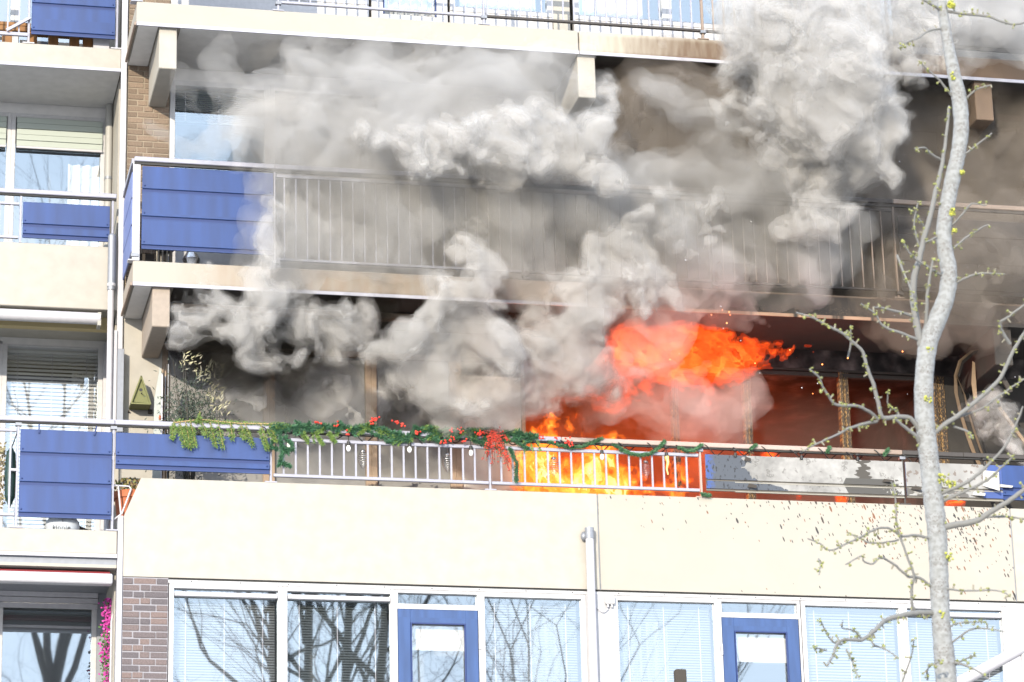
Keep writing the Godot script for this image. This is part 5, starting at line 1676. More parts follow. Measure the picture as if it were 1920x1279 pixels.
func trees_behind() -> void:
	var n := 0
	for q in [[5.7, 25.5, 0.22, 5.6, 7, 4, "broad bare tree whose dark limbs show in the pane left of the first blue door"], [1.55, 33.0, 0.145, 14.6, 6, 12, "bare tree forking in the reflection of the lowest left window"], [4.6, 52.0, 0.22, 7.5, 6, 23, "tall bare tree mirrored faintly in the window beside the lower brick pier"], [9.6, 27.0, 0.08, 6.5, 5, 31, "slim bare tree mirrored in the pane left of the white drainpipe"], [13.5, 40.0, 0.25, 6.5, 6, 47, "distant bare tree mirrored in the blue door's pane"]]:
		var g := RandomNumberGenerator.new()
		g.seed = q[5]
		var o := thing("bare_tree", q[6], "tree", Vector3(q[0], 0, q[1]), "big bare trees across the street")
		var b := Mb.new()
		b.tube(PackedVector3Array([Vector3(q[0], 0, q[1]), Vector3(q[0], q[3] * 0.5, q[1]), Vector3(q[0] + 0.1, q[3], q[1])]), PackedFloat32Array([q[2] * 1.3, q[2] * 1.05, q[2]]), 9)
		part("trunk", b, M.bark_dark, o)
		b = Mb.new()
		for k in (3 if n else 0):
			grow(b, Vector3(q[0] + 0.1, q[3], q[1]), Vector3(0.3 * cos(k * 2.1 + n), 1.0, 0.3 * sin(k * 2.1 + n)).normalized(), q[2] * [0.8, 0.65, 0.55][k], 4.2, q[4] - 1, g)
		if n == 0:
			for off in [-0.75, -0.25, 0.3, 0.85]:
				var up := Vector3(q[0] + off, 9.2 + absf(off), q[1] + 0.4 * off)
				b.tube(PackedVector3Array([Vector3(q[0] + 0.1, 5.5, q[1]), Vector3(q[0] + off * 0.7, 7.5, q[1]), up, up + Vector3(off * 0.25, 3.2, 0), up + Vector3(off * 0.5 + 0.1, 6.5, 0)]), PackedFloat32Array([0.17, 0.13, 0.10, 0.085, 0.06]), 7)
				for k in 9:
					grow(b, up + Vector3(off * 0.08 * k, 0.6 * k + 0.6, 0), Vector3(g.randfn(0, 0.6), 0.75, g.randfn(0, 0.6)).normalized(), 0.05, 1.6, 4, g)
		if n == 1:
			for k in 3:
				grow(b, Vector3(q[0] + 0.1, q[3] - 0.15 * k, q[1]), Vector3(0.6 * cos(k * 2.1 + n + 1.0), 1.0, 0.6 * sin(k * 2.1 + n + 1.0)).normalized(), q[2] * 0.55, 4.0, q[4] - 2, g)
		part("crown", b, M.bark_dark, o)
		n += 1


func fire() -> void:
	var m := []
	for k in 4:
		var g := glow(Color.WHITE, [0.09, 0.14, 0.2, 0.28][k])
		g.albedo_color = Color(1.25, 1.25, 1.25, g.albedo_color.a)
		g.vertex_color_use_as_albedo = true
		m.append(g)
	var names := ["flame_edge", "flame_edge", "flame_body", "flame_core"]
	var upper := [[Color(0.42, 0.03, 0.006), Color(0.6, 0.06, 0.01)], [Color(0.45, 0.03, 0.006), Color(0.68, 0.065, 0.011)], [Color(0.52, 0.04, 0.008), Color(0.75, 0.10, 0.015)], [Color(0.65, 0.075, 0.012), Color(0.9, 0.22, 0.035)]]
	var lower := [[Color(0.65, 0.08, 0.01), Color(0.8, 0.15, 0.016)], [Color(0.75, 0.13, 0.015), Color(0.9, 0.24, 0.03)], [Color(0.85, 0.22, 0.02), Color(1.0, 0.42, 0.07)], [Color(1.0, 0.48, 0.1), Color(1.0, 0.85, 0.5)]]
	cloud("flame", "orange flames licking out under the slab over the burnt transom", PackedFloat32Array([
		5.20, 11.58, 0.90, 0.27, 1.10, 5.38, 11.76, 0.90, 0.27, 1.20, 5.57, 11.63, 0.80, 0.30, 1.10, 5.85, 11.50, 0.60, 0.26, 1.20, 6.11, 11.49, 0.50, 0.26, 1.30, 6.34, 11.53, 0.50, 0.23, 1.10,
		6.58, 11.59, 0.50, 0.19, 0.90, 6.79, 11.66, 0.60, 0.16, 0.70, 5.05, 11.34, 0.90, 0.23, 0.90, 4.93, 11.13, 0.90, 0.19, 0.80, 4.97, 11.51, 0.90, 0.17, 0.60, 5.27, 11.33, 0.80, 0.24, 0.70,
		5.58, 11.83, 1.00, 0.23, 0.90, 5.81, 11.72, 1.00, 0.19, 0.80, 6.00, 11.62, 0.90, 0.21, 0.60, 6.35, 11.63, 0.90, 0.15, 0.60, 5.70, 11.38, 0.50, 0.18, 0.70, 6.07, 11.32, 0.40, 0.16, 0.60,
		5.24, 11.87, 1.10, 0.18, 0.70, 7.00, 11.70, 0.70, 0.12, 0.50, 4.95, 10.96, 0.90, 0.14, 0.50]), Vector3(4.5, 10.6, -0.2), Vector3(7.3, 12.4, 1.5), 0.03, 61, Vector3(3.4, 4.2, 3.4), 0.85, 0.62, [0.04, 0.24, 0.55, 1.05], m, names, Vector3(5.8, 11.3, 0.7), "flames", 0.28, 2.2, upper)
	cloud("flame", "yellow flames low behind the white pickets", PackedFloat32Array([
		4.15, 10.14, 0.60, 0.22, 1.00, 4.16, 10.36, 0.60, 0.20, 0.90, 4.27, 10.54, 0.60, 0.17, 0.60, 4.37, 10.14, 0.60, 0.20, 0.90, 4.60, 10.12, 0.60, 0.20, 0.90, 4.77, 10.27, 0.60, 0.23, 1.10,
		4.88, 10.16, 0.60, 0.23, 1.10, 4.83, 10.45, 0.60, 0.17, 0.80, 4.98, 10.60, 0.50, 0.13, 0.50, 4.51, 10.29, 0.50, 0.14, 0.60, 5.05, 10.14, 0.60, 0.17, 0.80, 5.28, 10.09, 0.60, 0.14, 0.70,
		5.56, 10.07, 0.60, 0.14, 0.70, 5.69, 10.23, 0.45, 0.13, 0.70, 4.36, 10.80, 0.50, 0.14, 0.50, 4.64, 10.81, 0.50, 0.10, 0.50, 5.28, 10.29, 0.40, 0.11, 0.40]), Vector3(3.9, 9.1, -0.3), Vector3(6.1, 10.9, 1.2), 0.028, 67, Vector3(6.5, 3.2, 6.5), 1.1, 0.68, [0.06, 0.32, 0.7, 1.3], m, names, Vector3(4.5, 9.5, 0.6), "flames", 0.22, 2.6, lower)
	cloud("flame", "small flames on the gallery floor under the burnt boards", PackedFloat32Array([
		6.41, 10.56, 0.50, 0.08, 0.70, 6.47, 10.51, 0.50, 0.08, 0.70, 6.67, 10.50, 0.50, 0.12, 0.80, 6.76, 10.48, 0.50, 0.09, 0.60, 7.03, 10.07, 0.50, 0.08, 0.50, 7.47, 10.08, 0.50, 0.07, 0.50,
		8.62, 9.98, 0.80, 0.08, 0.80, 8.68, 10.01, 0.80, 0.06, 0.70, 8.40, 10.91, 0.10, 0.11, 0.40, 6.51, 10.22, 0.50, 0.07, 0.50]), Vector3(5.4, 9.3, -0.1), Vector3(9.1, 10.6, 1.2), 0.032, 71, Vector3(6.5, 3.6, 6.5), 0.7, 0.62, [0.06, 0.25, 0.5, 0.8], m, names, Vector3(7.2, 9.5, 0.6), "flames", 0.12, 3.0, upper)
	var k := 0
	for q in [[4.9, 10.3, -1.0, 5.5], [6.4, 10.9, -1.2, 1.2], [7.8, 10.3, -1.5, 0.6], [5.6, 11.3, 1.15, 0.35]]:
		var l := OmniLight3D.new()
		l.name = "fire_light_%d" % k
		l.position = Vector3(q[0], q[1], q[2])
		l.light_color = Color(1.0, 0.40, 0.16) if q[2] < 0.0 else Color(1.0, 0.27, 0.08)
		l.light_energy = q[3]
		l.light_size = 0.25
		l.omni_range = 8.0
		l.omni_attenuation = 2.0
		l.shadow_enabled = true
		add_child(l)
		k += 1
	# the burning room is full of smoke
	var mist := FogVolume.new()
	mist.name = numbered("smoke")
	mist.shape = RenderingServer.FOG_VOLUME_SHAPE_BOX
	mist.size = Vector3(4.6, 2.3, 3.0)
	mist.position = Vector3(6.44, 10.38, -1.35)
	mist.material = fog(Color(0.62, 0.58, 0.56), 0.45)
	add_child(mist)
	tag(mist, "glowing red-brown smoke inside the burning room behind the charred frames", "smoke")
	mist.set_meta("kind", "stuff")
	# sparks and ash in the air
	var b := Mb.new()
	for i in 26:
		var p := Vector3(rng.randf_range(5.0, 9.0), rng.randf_range(10.5, 13.5), rng.randf_range(1.6, 2.6))
		b.ball(p, Vector3.ONE * rng.randf_range(0.004, 0.009), 5, 3)
	single("flying_ash", b, M.white, "tiny pale ash flakes drifting in the smoke to the right", "ash", Vector3(7, 12, 2)).set_meta("kind", "stuff")
	b = Mb.new()
	for q in [[5.98, 11.76], [6.05, 11.74], [6.06, 11.71], [6.02, 11.62], [6.68, 11.36], [5.86, 11.70], [7.02, 11.22], [7.3, 11.3], [6.3, 11.2], [6.9, 10.9], [7.9, 11.4], [5.4, 11.2]]:
		b.ball(Vector3(q[0], q[1], 1.5), Vector3.ONE * rng.randf_range(0.004, 0.009), 5, 3)
	single("flame_sparks", b, glow(Color(1.6, 0.9, 0.5)), "small orange sparks beside the upper flames", "sparks", Vector3(6, 11.5, 1.5)).set_meta("kind", "stuff")


func smoke() -> void:
	var grey := lin(0.50, 0.485, 0.47)
	var white := Color(0.975, 0.96, 0.94)
	cloud("smoke", "bright billowing smoke in the upper right and in columns before the fire floor", PackedFloat32Array([
		6.69, 14.64, 2.40, 0.75, 1.00, 7.26, 14.56, 2.40, 0.70, 1.00, 6.26, 14.13, 2.40, 0.51, 0.80, 6.81, 13.96, 2.60, 0.69, 1.10, 7.28, 13.66, 2.70, 0.54, 1.10, 7.59, 13.30, 2.70, 0.32, 1.20,
		7.30, 13.14, 2.70, 0.46, 1.10, 6.89, 13.38, 2.60, 0.57, 1.00, 7.36, 12.76, 2.70, 0.23, 1.10, 6.63, 13.68, 2.40, 0.52, 0.70, 6.96, 12.92, 2.30, 0.46, 0.70, 6.85, 12.51, 2.30, 0.31, 0.80,
		6.58, 12.65, 2.20, 0.31, 0.60, 7.93, 14.81, 2.20, 0.59, 0.70, 6.26, 14.71, 2.30, 0.46, 0.70, 7.12, 12.86, 2.50, 0.29, 0.70, 7.88, 14.24, 2.40, 0.35, 0.50, 4.52, 13.33, 2.50, 0.39, 1.10,
		4.16, 13.23, 2.40, 0.47, 1.00, 3.66, 13.17, 2.40, 0.46, 1.00, 3.17, 13.09, 2.40, 0.43, 0.95, 2.71, 13.07, 2.30, 0.40, 0.75, 2.24, 13.05, 2.20, 0.38, 0.60, 4.69, 13.71, 2.30, 0.28, 0.60,
		3.95, 12.97, 2.30, 0.33, 0.80, 3.54, 12.93, 2.20, 0.30, 0.60, 4.34, 12.94, 2.30, 0.28, 0.70, 1.21, 12.36, 2.00, 0.20, 0.90, 1.07, 12.07, 2.00, 0.25, 0.90, 1.05, 11.74, 2.00, 0.25, 0.80,
		1.15, 11.47, 2.00, 0.26, 0.90, 0.87, 11.36, 1.80, 0.31, 0.90, 0.57, 11.32, 1.70, 0.26, 0.80, 1.14, 11.13, 1.70, 0.32, 0.80, 1.99, 11.45, 1.70, 0.37, 0.65, 3.26, 11.88, 2.10, 0.34, 1.10,
		2.94, 11.64, 2.10, 0.36, 1.30, 3.26, 11.49, 2.10, 0.40, 1.30, 3.06, 11.23, 2.00, 0.46, 1.40, 2.70, 11.08, 1.90, 0.43, 1.30, 2.40, 11.05, 1.80, 0.28, 1.10, 3.34, 11.11, 1.90, 0.38, 1.20,
		2.79, 11.44, 2.00, 0.25, 1.20, 3.04, 10.85, 1.80, 0.43, 1.10, 3.49, 10.79, 1.70, 0.43, 1.00, 2.68, 10.76, 1.70, 0.36, 1.00, 3.32, 10.59, 1.45, 0.24, 0.90, 3.64, 10.49, 1.45, 0.22, 0.70,
		3.51, 12.26, 2.00, 0.22, 0.50, 4.92, 12.48, 2.10, 0.29, 1.20, 4.69, 12.12, 2.10, 0.30, 1.10, 4.99, 12.14, 2.10, 0.33, 0.90, 4.46, 11.77, 2.10, 0.34, 1.20, 4.81, 11.73, 2.10, 0.36, 1.00,
		4.31, 11.46, 2.00, 0.34, 1.20, 4.21, 11.21, 1.90, 0.37, 1.20, 3.91, 11.11, 1.80, 0.43, 1.10, 4.14, 10.88, 1.70, 0.43, 0.95, 3.78, 10.73, 1.60, 0.36, 0.90, 4.47, 11.06, 1.70, 0.36, 0.90,
		4.90, 10.86, 1.50, 0.33, 0.60, 5.14, 11.78, 2.00, 0.28, 0.60, 9.08, 10.75, 1.30, 0.36, 0.60, 9.20, 10.41, 1.30, 0.30, 0.60, 6.47, 13.24, 2.30, 0.48, 0.60, 6.27, 13.70, 2.30, 0.43, 0.55,
		6.05, 14.47, 2.40, 0.40, 0.60, 1.57, 11.37, 1.70, 0.29, 0.45, 2.02, 11.24, 1.50, 0.32, 0.55, 1.76, 11.57, 1.80, 0.21, 0.40, 5.47, 12.39, 2.10, 0.25, 0.55, 5.77, 12.70, 2.10, 0.23, 0.45,
		5.21, 12.84, 2.10, 0.28, 0.50]), Vector3(-0.1, 9.6, 0.8), Vector3(9.8, 15.9, 3.7), 0.037, 5, Vector3(2.1, 2.1, 2.1), 0.62, 0.76, [0.05, 0.3, 0.24, 0.52], [fog(white, 0.8), fog(white, 1.8), puff(grey, 0.075), puff(grey, 0.12)], ["smoke_veil", "smoke_edge", "smoke_body", "smoke_core"], Vector3(5, 11, 2), "smoke", 0.42, 0.9)
	cloud("smoke", "pale thin smoke drifting before the middle balcony and the flames", PackedFloat32Array([
		1.91, 13.88, 1.60, 0.82, 0.42, 2.69, 14.05, 1.60, 0.83, 0.42, 3.44, 13.88, 1.70, 0.78, 0.42, 4.12, 13.98, 1.70, 0.73, 0.42, 1.26, 13.49, 1.60, 0.65, 0.36, 0.84, 13.62, 1.50, 0.43, 0.25,
		0.52, 13.31, 1.50, 0.32, 0.20, 1.65, 14.27, 1.20, 0.50, 0.35, 2.33, 13.11, 1.70, 0.66, 0.36, 1.57, 13.01, 1.70, 0.59, 0.34, 3.18, 13.01, 1.80, 0.61, 0.36, 3.96, 12.94, 1.80, 0.61, 0.40,
		4.62, 12.86, 1.80, 0.56, 0.36, 8.58, 14.93, 1.90, 0.54, 0.60, 8.99, 14.90, 1.90, 0.55, 0.60, 9.37, 15.05, 1.90, 0.55, 0.60, 6.18, 12.48, 1.80, 0.63, 0.30, 5.54, 12.64, 1.90, 0.62, 0.34,
		7.13, 12.40, 1.70, 0.58, 0.25, 5.30, 10.84, 1.25, 0.51, 0.34, 5.89, 10.73, 1.15, 0.46, 0.30, 4.78, 10.69, 1.30, 0.39, 0.34, 5.42, 11.17, 1.30, 0.34, 0.22, 6.20, 10.98, 1.10, 0.29, 0.20,
		5.67, 10.56, 1.10, 0.28, 0.20, 1.72, 13.09, 2.10, 0.42, 0.45, 1.20, 13.26, 2.00, 0.35, 0.41, 0.89, 13.07, 2.00, 0.31, 0.41, 5.54, 12.03, 2.00, 0.36, 0.41, 5.89, 12.34, 2.00, 0.33, 0.41,
		5.34, 13.82, 2.00, 0.41, 0.41, 5.84, 13.74, 2.00, 0.45, 0.38, 5.09, 14.08, 1.90, 0.30, 0.36, 6.23, 12.96, 2.10, 0.52, 0.45, 5.62, 13.23, 1.90, 0.44, 0.36, 6.54, 12.29, 1.90, 0.45, 0.36,
		1.67, 12.71, 1.75, 0.65, 0.42, 1.67, 12.14, 1.75, 0.64, 0.42, 2.26, 12.74, 1.75, 0.65, 0.42, 2.26, 12.17, 1.75, 0.65, 0.42, 2.86, 12.78, 1.75, 0.66, 0.42, 2.85, 12.21, 1.75, 0.65, 0.42,
		3.47, 12.81, 1.75, 0.66, 0.42, 3.45, 12.24, 1.75, 0.66, 0.42, 4.07, 12.85, 1.75, 0.67, 0.42, 4.06, 12.27, 1.75, 0.67, 0.42, 4.69, 12.88, 1.75, 0.68, 0.42, 4.67, 12.30, 1.75, 0.67, 0.42,
		5.31, 12.92, 1.75, 0.68, 0.42, 5.29, 12.34, 1.75, 0.68, 0.42, 5.94, 12.96, 1.75, 0.69, 0.42, 5.91, 12.37, 1.75, 0.68, 0.42, 6.57, 12.99, 1.75, 0.69, 0.42, 6.54, 12.40, 1.75, 0.69, 0.42,
		4.93, 11.42, 1.70, 0.50, 0.40, 5.33, 11.78, 1.70, 0.45, 0.40, 5.93, 11.96, 1.60, 0.40, 0.30, 0.83, 13.92, 1.60, 0.49, 0.25, 1.34, 13.58, 1.80, 0.54, 0.30, 1.85, 13.31, 2.00, 0.59, 0.32,
		2.50, 13.29, 2.00, 0.60, 0.32]), Vector3(-0.4, 9.3, 0.42), Vector3(10.8, 16.0, 3.2), 0.062, 15, Vector3(1.3, 1.3, 1.3), 0.45, 0.7, [0.05, 0.34], [fog(white, 0.75), fog(white, 1.4)], ["smoke_veil", "smoke_body"], Vector3(3, 12, 2), "smoke", 0.5, 0.8)
	cloud("smoke", "pale smoke filling the balcony behind the pickets left of the middle", PackedFloat32Array([
		1.63, 13.07, 0.95, 0.47, 1.50, 1.63, 12.60, 0.95, 0.47, 1.50, 1.63, 12.20, 0.95, 0.47, 1.50, 2.01, 13.09, 0.95, 0.47, 1.50, 2.01, 12.62, 0.95, 0.47, 1.50, 2.01, 12.22, 0.95, 0.47, 1.50,
		2.40, 13.11, 0.95, 0.47, 1.50, 2.40, 12.64, 0.95, 0.47, 1.50, 2.40, 12.24, 0.95, 0.47, 1.50, 2.80, 13.14, 0.95, 0.48, 1.50, 2.79, 12.67, 0.95, 0.48, 1.50, 2.78, 12.26, 0.95, 0.47, 1.50,
		3.19, 13.16, 0.95, 0.48, 1.50, 3.18, 12.69, 0.95, 0.48, 1.50, 3.17, 12.28, 0.95, 0.48, 1.50, 3.58, 13.18, 0.95, 0.48, 1.50, 3.57, 12.71, 0.95, 0.48, 1.50, 3.57, 12.30, 0.95, 0.48, 1.50,
		3.98, 13.21, 0.95, 0.49, 1.10, 3.97, 12.73, 0.95, 0.48, 1.10, 3.96, 12.32, 0.95, 0.48, 1.10, 4.38, 13.23, 0.95, 0.49, 1.10, 4.37, 12.75, 0.95, 0.49, 1.10, 4.36, 12.34, 0.95, 0.48, 1.10,
		4.79, 13.25, 0.95, 0.49, 1.10, 4.77, 12.78, 0.95, 0.49, 1.10, 4.76, 12.36, 0.95, 0.49, 1.10, 1.57, 13.63, 1.00, 0.53, 0.90, 2.01, 13.66, 1.00, 0.53, 0.90, 2.46, 13.69, 1.00, 0.53, 0.90,
		2.91, 13.72, 1.00, 0.54, 0.90, 3.36, 13.74, 1.00, 0.54, 0.90, 3.81, 13.77, 1.00, 0.54, 0.90, 4.27, 13.80, 1.00, 0.55, 0.90, 1.25, 10.76, 0.95, 0.48, 0.33, 1.78, 10.73, 0.95, 0.49, 0.33,
		2.21, 10.79, 1.00, 0.43, 0.30]), Vector3(0.2, 9.6, 0.42), Vector3(6.0, 15.0, 1.5), 0.062, 16, Vector3(1.2, 1.2, 1.2), 0.3, 0.66, [0.05, 0.34, 0.26, 0.62], [fog(white, 0.9), fog(white, 1.4), puff(grey, 0.2), puff(grey, 0.28)], ["smoke_veil", "smoke_body", "smoke_body", "smoke_core"], Vector3(3, 12, 1), "smoke", 0.3, 0.8)
	var brown := Color(0.72, 0.67, 0.62)
	cloud("smoke", "brownish haze filling the sooty right half of the middle balcony", PackedFloat32Array([
		5.47, 14.00, 1.30, 0.70, 0.80, 5.99, 13.79, 1.30, 0.77, 0.80, 6.47, 13.54, 1.40, 0.70, 0.80, 5.64, 13.19, 1.40, 0.69, 0.60, 5.08, 13.45, 1.40, 0.48, 0.60, 6.24, 12.91, 1.30, 0.63, 0.50,
		5.46, 12.75, 0.95, 0.70, 0.70, 5.44, 12.34, 0.95, 0.69, 0.70, 6.04, 12.79, 0.95, 0.70, 0.70, 6.02, 12.37, 0.95, 0.70, 0.70, 6.63, 12.82, 0.95, 0.71, 0.70, 6.61, 12.40, 0.95, 0.70, 0.70,
		7.22, 12.85, 0.95, 0.71, 0.70, 7.19, 12.43, 0.95, 0.71, 0.70, 7.81, 12.88, 0.95, 0.72, 0.70, 7.79, 12.46, 0.95, 0.72, 0.70, 7.78, 14.48, 0.80, 0.70, 0.75, 7.75, 13.92, 0.80, 0.70, 0.75,
		7.71, 13.36, 0.80, 0.70, 0.75, 8.40, 14.52, 0.80, 0.71, 0.75, 8.36, 13.95, 0.80, 0.71, 0.75, 8.32, 13.39, 0.80, 0.70, 0.75, 9.01, 14.56, 0.80, 0.72, 0.75, 8.97, 13.99, 0.80, 0.71, 0.75,
		8.93, 13.43, 0.80, 0.71, 0.75, 9.63, 14.60, 0.80, 0.72, 0.75, 9.59, 14.03, 0.80, 0.72, 0.75, 9.54, 13.47, 0.80, 0.71, 0.75, 8.49, 12.54, 1.50, 0.86, 0.40, 9.20, 12.58, 1.50, 0.86, 0.40,
		7.94, 11.95, 1.60, 0.63, 0.30, 8.82, 11.99, 1.60, 0.64, 0.30, 7.43, 13.69, 1.00, 0.86, 0.70, 5.35, 14.38, 0.95, 0.53, 0.80, 5.94, 14.48, 0.95, 0.53, 0.90, 6.53, 14.40, 0.95, 0.54, 0.80,
		7.13, 14.43, 0.95, 0.60, 0.80, 5.31, 13.40, 0.95, 0.52, 0.80, 5.89, 13.38, 0.95, 0.53, 0.80, 6.60, 13.36, 0.95, 0.53, 0.80, 7.19, 13.33, 0.95, 0.54, 0.80]), Vector3(4.0, 9.8, 0.42), Vector3(11.2, 15.6, 2.6), 0.066, 25, Vector3(1.2, 1.2, 1.2), 0.4, 0.68, [0.05, 0.36, 0.5], [fog(brown, 0.8), fog(brown, 1.3), puff(lin(0.22, 0.20, 0.18), 0.16)], ["smoke_veil", "smoke_body", "smoke_core"], Vector3(7, 12.5, 1.2), "smoke", 0.4, 0.8)
	var dark := Color(0.22, 0.21, 0.195)
	cloud("smoke", "dark sooty smoke under the slab of the burning balcony", PackedFloat32Array([
		0.67, 11.27, 0.85, 0.36, 1.20, 1.21, 11.30, 0.85, 0.42, 1.20, 1.58, 11.32, 0.85, 0.30, 1.08, 1.91, 11.44, 0.85, 0.37, 0.84, 2.45, 11.68, 0.90, 0.37, 0.72, 2.12, 11.67, 0.90, 0.31, 0.72,
		3.48, 10.88, 0.70, 0.25, 0.72, 3.09, 10.75, 0.70, 0.25, 0.96, 2.64, 10.79, 0.70, 0.25, 1.08, 2.40, 11.81, 1.20, 0.37, 0.60, 0.93, 11.49, 0.90, 0.36, 0.96, 0.46, 11.39, 0.80, 0.24, 0.84,
		1.70, 11.11, 0.80, 0.30, 0.60, 3.86, 11.80, 1.10, 0.38, 0.72, 6.20, 14.53, 1.30, 0.26, 0.84, 6.61, 14.50, 1.30, 0.30, 0.72, 0.99, 11.03, 1.30, 0.36, 1.32, 1.30, 10.99, 1.30, 0.36, 1.32,
		1.57, 11.17, 1.30, 0.30, 1.08, 0.72, 11.24, 1.30, 0.30, 1.08, 0.47, 11.26, 1.20, 0.24, 0.96, 2.10, 11.55, 1.40, 0.27, 0.84, 2.36, 11.51, 1.40, 0.24, 0.84, 3.93, 11.55, 1.50, 0.28, 1.08,
		4.11, 11.37, 1.40, 0.25, 0.84, 3.72, 11.77, 1.50, 0.22, 0.72, 2.75, 10.70, 1.00, 0.28, 1.08, 3.08, 10.63, 1.00, 0.25, 1.08, 4.56, 10.62, 1.50, 0.19, 0.72, 4.47, 10.48, 1.40, 0.19, 0.60,
		2.49, 10.99, 1.30, 0.24, 0.60, 3.23, 10.89, 1.90, 0.18, 0.48, 4.61, 11.51, 1.90, 0.19, 0.60, 1.84, 10.96, 1.30, 0.27, 0.70, 2.25, 11.17, 1.40, 0.24, 0.80, 0.89, 10.73, 1.20, 0.19, 0.50]), Vector3(0.1, 9.8, 0.45), Vector3(6.2, 12.6, 2.2), 0.042, 9, Vector3(1.8, 1.8, 1.8), 0.6, 0.75, [0.06, 0.36], [fog(dark, 0.9), fog(dark, 2.4)], ["smoke_edge", "smoke_core"], Vector3(3, 11, 1), "smoke", 0.35, 1.0)


# ---------------------------------------------------------------- smoke and flames as nested bodies of thicker and thicker stuff
# blobs: five numbers each (x, y, z, radius, thickness)
func field(blobs: PackedFloat32Array, lo: Vector3, n: Vector3i, h: float, sd: int, bend: float, bend_freq: float) -> PackedFloat32Array:
	var f := PackedFloat32Array()
	f.resize(n.x * n.y * n.z)
	var wx := PackedFloat32Array()
	var wy := PackedFloat32Array()
	wx.resize(f.size())
	wy.resize(f.size())
	var a := FastNoiseLite.new()
	a.seed = sd + 100
	a.noise_type = FastNoiseLite.TYPE_SIMPLEX
	a.fractal_octaves = 3
	a.frequency = bend_freq
	var amp := bend / h
	var i0 := 0
	for z in n.z:
		for y in n.y:
			for x in n.x:
				var p := lo + Vector3(x, y, z) * h
				wx[i0] = amp * a.get_noise_3dv(p)
				wy[i0] = amp * a.get_noise_3d(p.x + 50.0, p.y, p.z + 20.0)
				i0 += 1
	var pad := amp * 0.9
	for i in range(0, blobs.size(), 5):
		var c := (Vector3(blobs[i], blobs[i + 1], blobs[i + 2]) - lo) / h
		var r := blobs[i + 3] / h
		var w := blobs[i + 4]
		var rr := 1.0 / (r * r)
		for z in range(maxi(1, ceili(c.z - r)), mini(n.z - 1, int(c.z + r) + 1)):
			for y in range(maxi(1, ceili(c.y - r - pad)), mini(n.y - 1, int(c.y + r + pad) + 1)):
				var row := (z * n.y + y) * n.x
				for x in range(maxi(1, ceili(c.x - r - pad)), mini(n.x - 1, int(c.x + r + pad) + 1)):
					var k := row + x
					var dx := x + wx[k] - c.x
					var dy := y + wy[k] - c.y
					var dz := z - c.z + 0.5 * (wx[k] - wy[k])
					var q := 1.0 - (dx * dx + dy * dy + dz * dz) * rr
					if q > 0.0:
						f[k] += w * q * q
	return f


func billow(f: PackedFloat32Array, lo: Vector3, n: Vector3i, h: float, sd: int, freq: Vector3, amount: float, bias: float) -> void:
	var a := FastNoiseLite.new()
	a.seed = sd
	a.noise_type = FastNoiseLite.TYPE_SIMPLEX
	a.fractal_type = FastNoiseLite.FRACTAL_NONE
	a.frequency = 1.0
	for z in n.z:
		for y in n.y:
			var row := (z * n.y + y) * n.x
			for x in n.x:
				var v := f[row + x]
				if v > 0.02:
					var p := (lo + Vector3(x, y, z) * h) * freq
					var wx := a.get_noise_3d(p.x * 0.7 + 31.0, p.y * 0.7, p.z * 0.7)
					p.x += wx * 0.55
					p.y -= wx * 0.45
					p.z += wx * 0.3
					var s := absf(a.get_noise_3dv(p)) + 0.55 * absf(a.get_noise_3dv(p * 2.07)) + 0.3 * absf(a.get_noise_3dv(p * 4.3))
					s += 0.45 * a.get_noise_3dv(p * 0.45)
					f[row + x] = v + amount * (s - bias) * minf(1.0, v * 3.0 + 0.25)


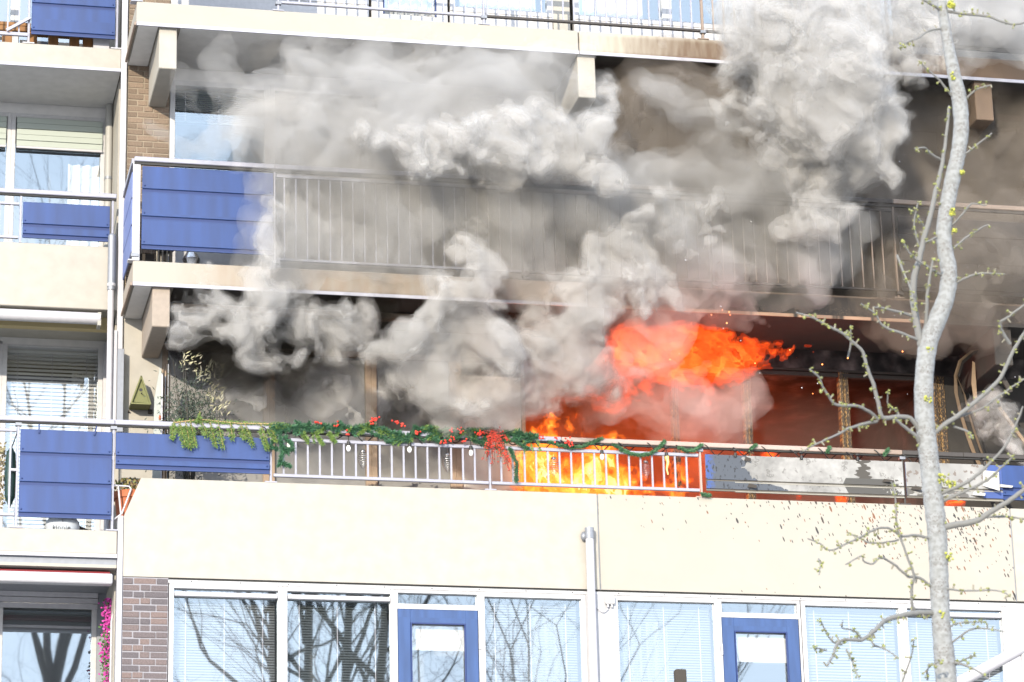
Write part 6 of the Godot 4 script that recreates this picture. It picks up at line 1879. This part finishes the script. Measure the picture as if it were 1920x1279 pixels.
# the surface where the field passes level, one corner in each cell it crosses
func nets(f: PackedFloat32Array, lo: Vector3, n: Vector3i, h: float, level: float, shift: Vector3, tints := []) -> ArrayMesh:
	var id := PackedInt32Array()
	id.resize(f.size())
	var vs := PackedVector3Array()
	var ix := PackedInt32Array()
	var ns := PackedVector3Array()
	var sy := n.x
	var sz := n.x * n.y
	for z in n.z - 1:
		for y in n.y - 1:
			var row := z * sz + y * sy
			for x in n.x - 1:
				var i := row + x
				var a := f[i] > level
				var b := f[i + 1] > level
				var c := f[i + sy] > level
				var d := f[i + sy + 1] > level
				var e := f[i + sz] > level
				var g := f[i + sz + 1] > level
				var j := f[i + sz + sy] > level
				var k := f[i + sz + sy + 1] > level
				var s := int(a) + int(b) + int(c) + int(d) + int(e) + int(g) + int(j) + int(k)
				if s == 0 or s == 8:
					continue
				var p := Vector3.ZERO
				var m := 0.0
				for t in 12:
					var o: int = EDGE_FROM[t]
					var i0 := i + (o & 1) + (sy if o & 2 else 0) + (sz if o & 4 else 0)
					var ax: int = t >> 2
					var i1 := i0 + (1 if ax == 0 else sy if ax == 1 else sz)
					var e0 := f[i0] - level
					var e1 := f[i1] - level
					if (e0 > 0.0) != (e1 > 0.0):
						var q := Vector3(o & 1, (o >> 1) & 1, o >> 2)
						q[ax] += e0 / (e0 - e1)
						p += q
						m += 1.0
				id[i] = vs.size()
				vs.append(lo + (Vector3(x, y, z) + p / m) * h - shift)
				var f0 := f[i]
				var f1 := f[i + 1]
				var f2 := f[i + sy]
				var f3 := f[i + sy + 1]
				var f4 := f[i + sz]
				var f5 := f[i + sz + 1]
				var f6 := f[i + sz + sy]
				var f7 := f[i + sz + sy + 1]
				ns.append(Vector3(f0 + f2 + f4 + f6 - f1 - f3 - f5 - f7, f0 + f1 + f4 + f5 - f2 - f3 - f6 - f7, f0 + f1 + f2 + f3 - f4 - f5 - f6 - f7).normalized())
				if x > 0 and y > 0 and z > 0:
					if a != b:
						var q0 := id[i]
						var q1 := id[i - sy]
						var q2 := id[i - sy - sz]
						var q3 := id[i - sz]
						ix.append_array([q0, q1, q2, q0, q2, q3] if b else [q0, q2, q1, q0, q3, q2])
					if a != c:
						var q0 := id[i]
						var q1 := id[i - sz]
						var q2 := id[i - sz - 1]
						var q3 := id[i - 1]
						ix.append_array([q0, q1, q2, q0, q2, q3] if c else [q0, q2, q1, q0, q3, q2])
					if a != e:
						var q0 := id[i]
						var q1 := id[i - 1]
						var q2 := id[i - 1 - sy]
						var q3 := id[i - sy]
						ix.append_array([q0, q1, q2, q0, q2, q3] if e else [q0, q2, q1, q0, q3, q2])
	var arr := []
	arr.resize(Mesh.ARRAY_MAX)
	arr[Mesh.ARRAY_VERTEX] = vs
	arr[Mesh.ARRAY_INDEX] = ix
	arr[Mesh.ARRAY_NORMAL] = ns
	if tints:
		var cs := PackedColorArray()
		var nz := FastNoiseLite.new()
		nz.seed = 17
		nz.frequency = 4.5
		nz.fractal_octaves = 3
		for p in vs:
			cs.append(tints[0].lerp(tints[1], smooth(-0.45, 0.45, nz.get_noise_3d(p.x, p.y * 0.6, p.z))))
		arr[Mesh.ARRAY_COLOR] = cs
	var mesh := ArrayMesh.new()
	if ix.size():
		mesh.add_surface_from_arrays(Mesh.PRIMITIVE_TRIANGLES, arr)
	return mesh


const EDGE_FROM := [0, 2, 4, 6, 0, 1, 4, 5, 0, 1, 2, 3]


func puff(col: Color, alpha: float) -> StandardMaterial3D:
	var m := StandardMaterial3D.new()
	m.albedo_color = Color(col.r, col.g, col.b, alpha)
	m.transparency = BaseMaterial3D.TRANSPARENCY_ALPHA
	m.roughness = 1.0
	m.specular_mode = BaseMaterial3D.SPECULAR_DISABLED
	return m


func fog(col: Color, density: float) -> FogMaterial:
	var m := FogMaterial.new()
	m.albedo = col
	m.density = density
	return m


func cloud(called: String, label: String, blobs: PackedFloat32Array, lo: Vector3, hi: Vector3, h: float, sd: int, freq: Vector3, amount: float, bias: float, levels: Array, mats: Array, names: Array, at: Vector3, category: String, bend: float, bend_freq: float, tints := []) -> Node3D:
	var n := Vector3i(((hi - lo) / h).ceil()) + Vector3i.ONE
	var f := field(blobs, lo, n, h, sd, bend, bend_freq)
	billow(f, lo, n, h, sd, freq, amount, bias)
	var root := thing(called, label, category, at)
	root.set_meta("kind", "stuff")
	for k in levels.size():
		var o := MeshInstance3D.new()
		o.name = names[k]
		o.mesh = nets(f, lo, n, h, levels[k], at, tints[k] if tints else [])
		if o.mesh.get_surface_count() == 0:
			continue
		o.mesh.surface_set_material(0, mats[k])
		root.add_child(o, true)
	return root
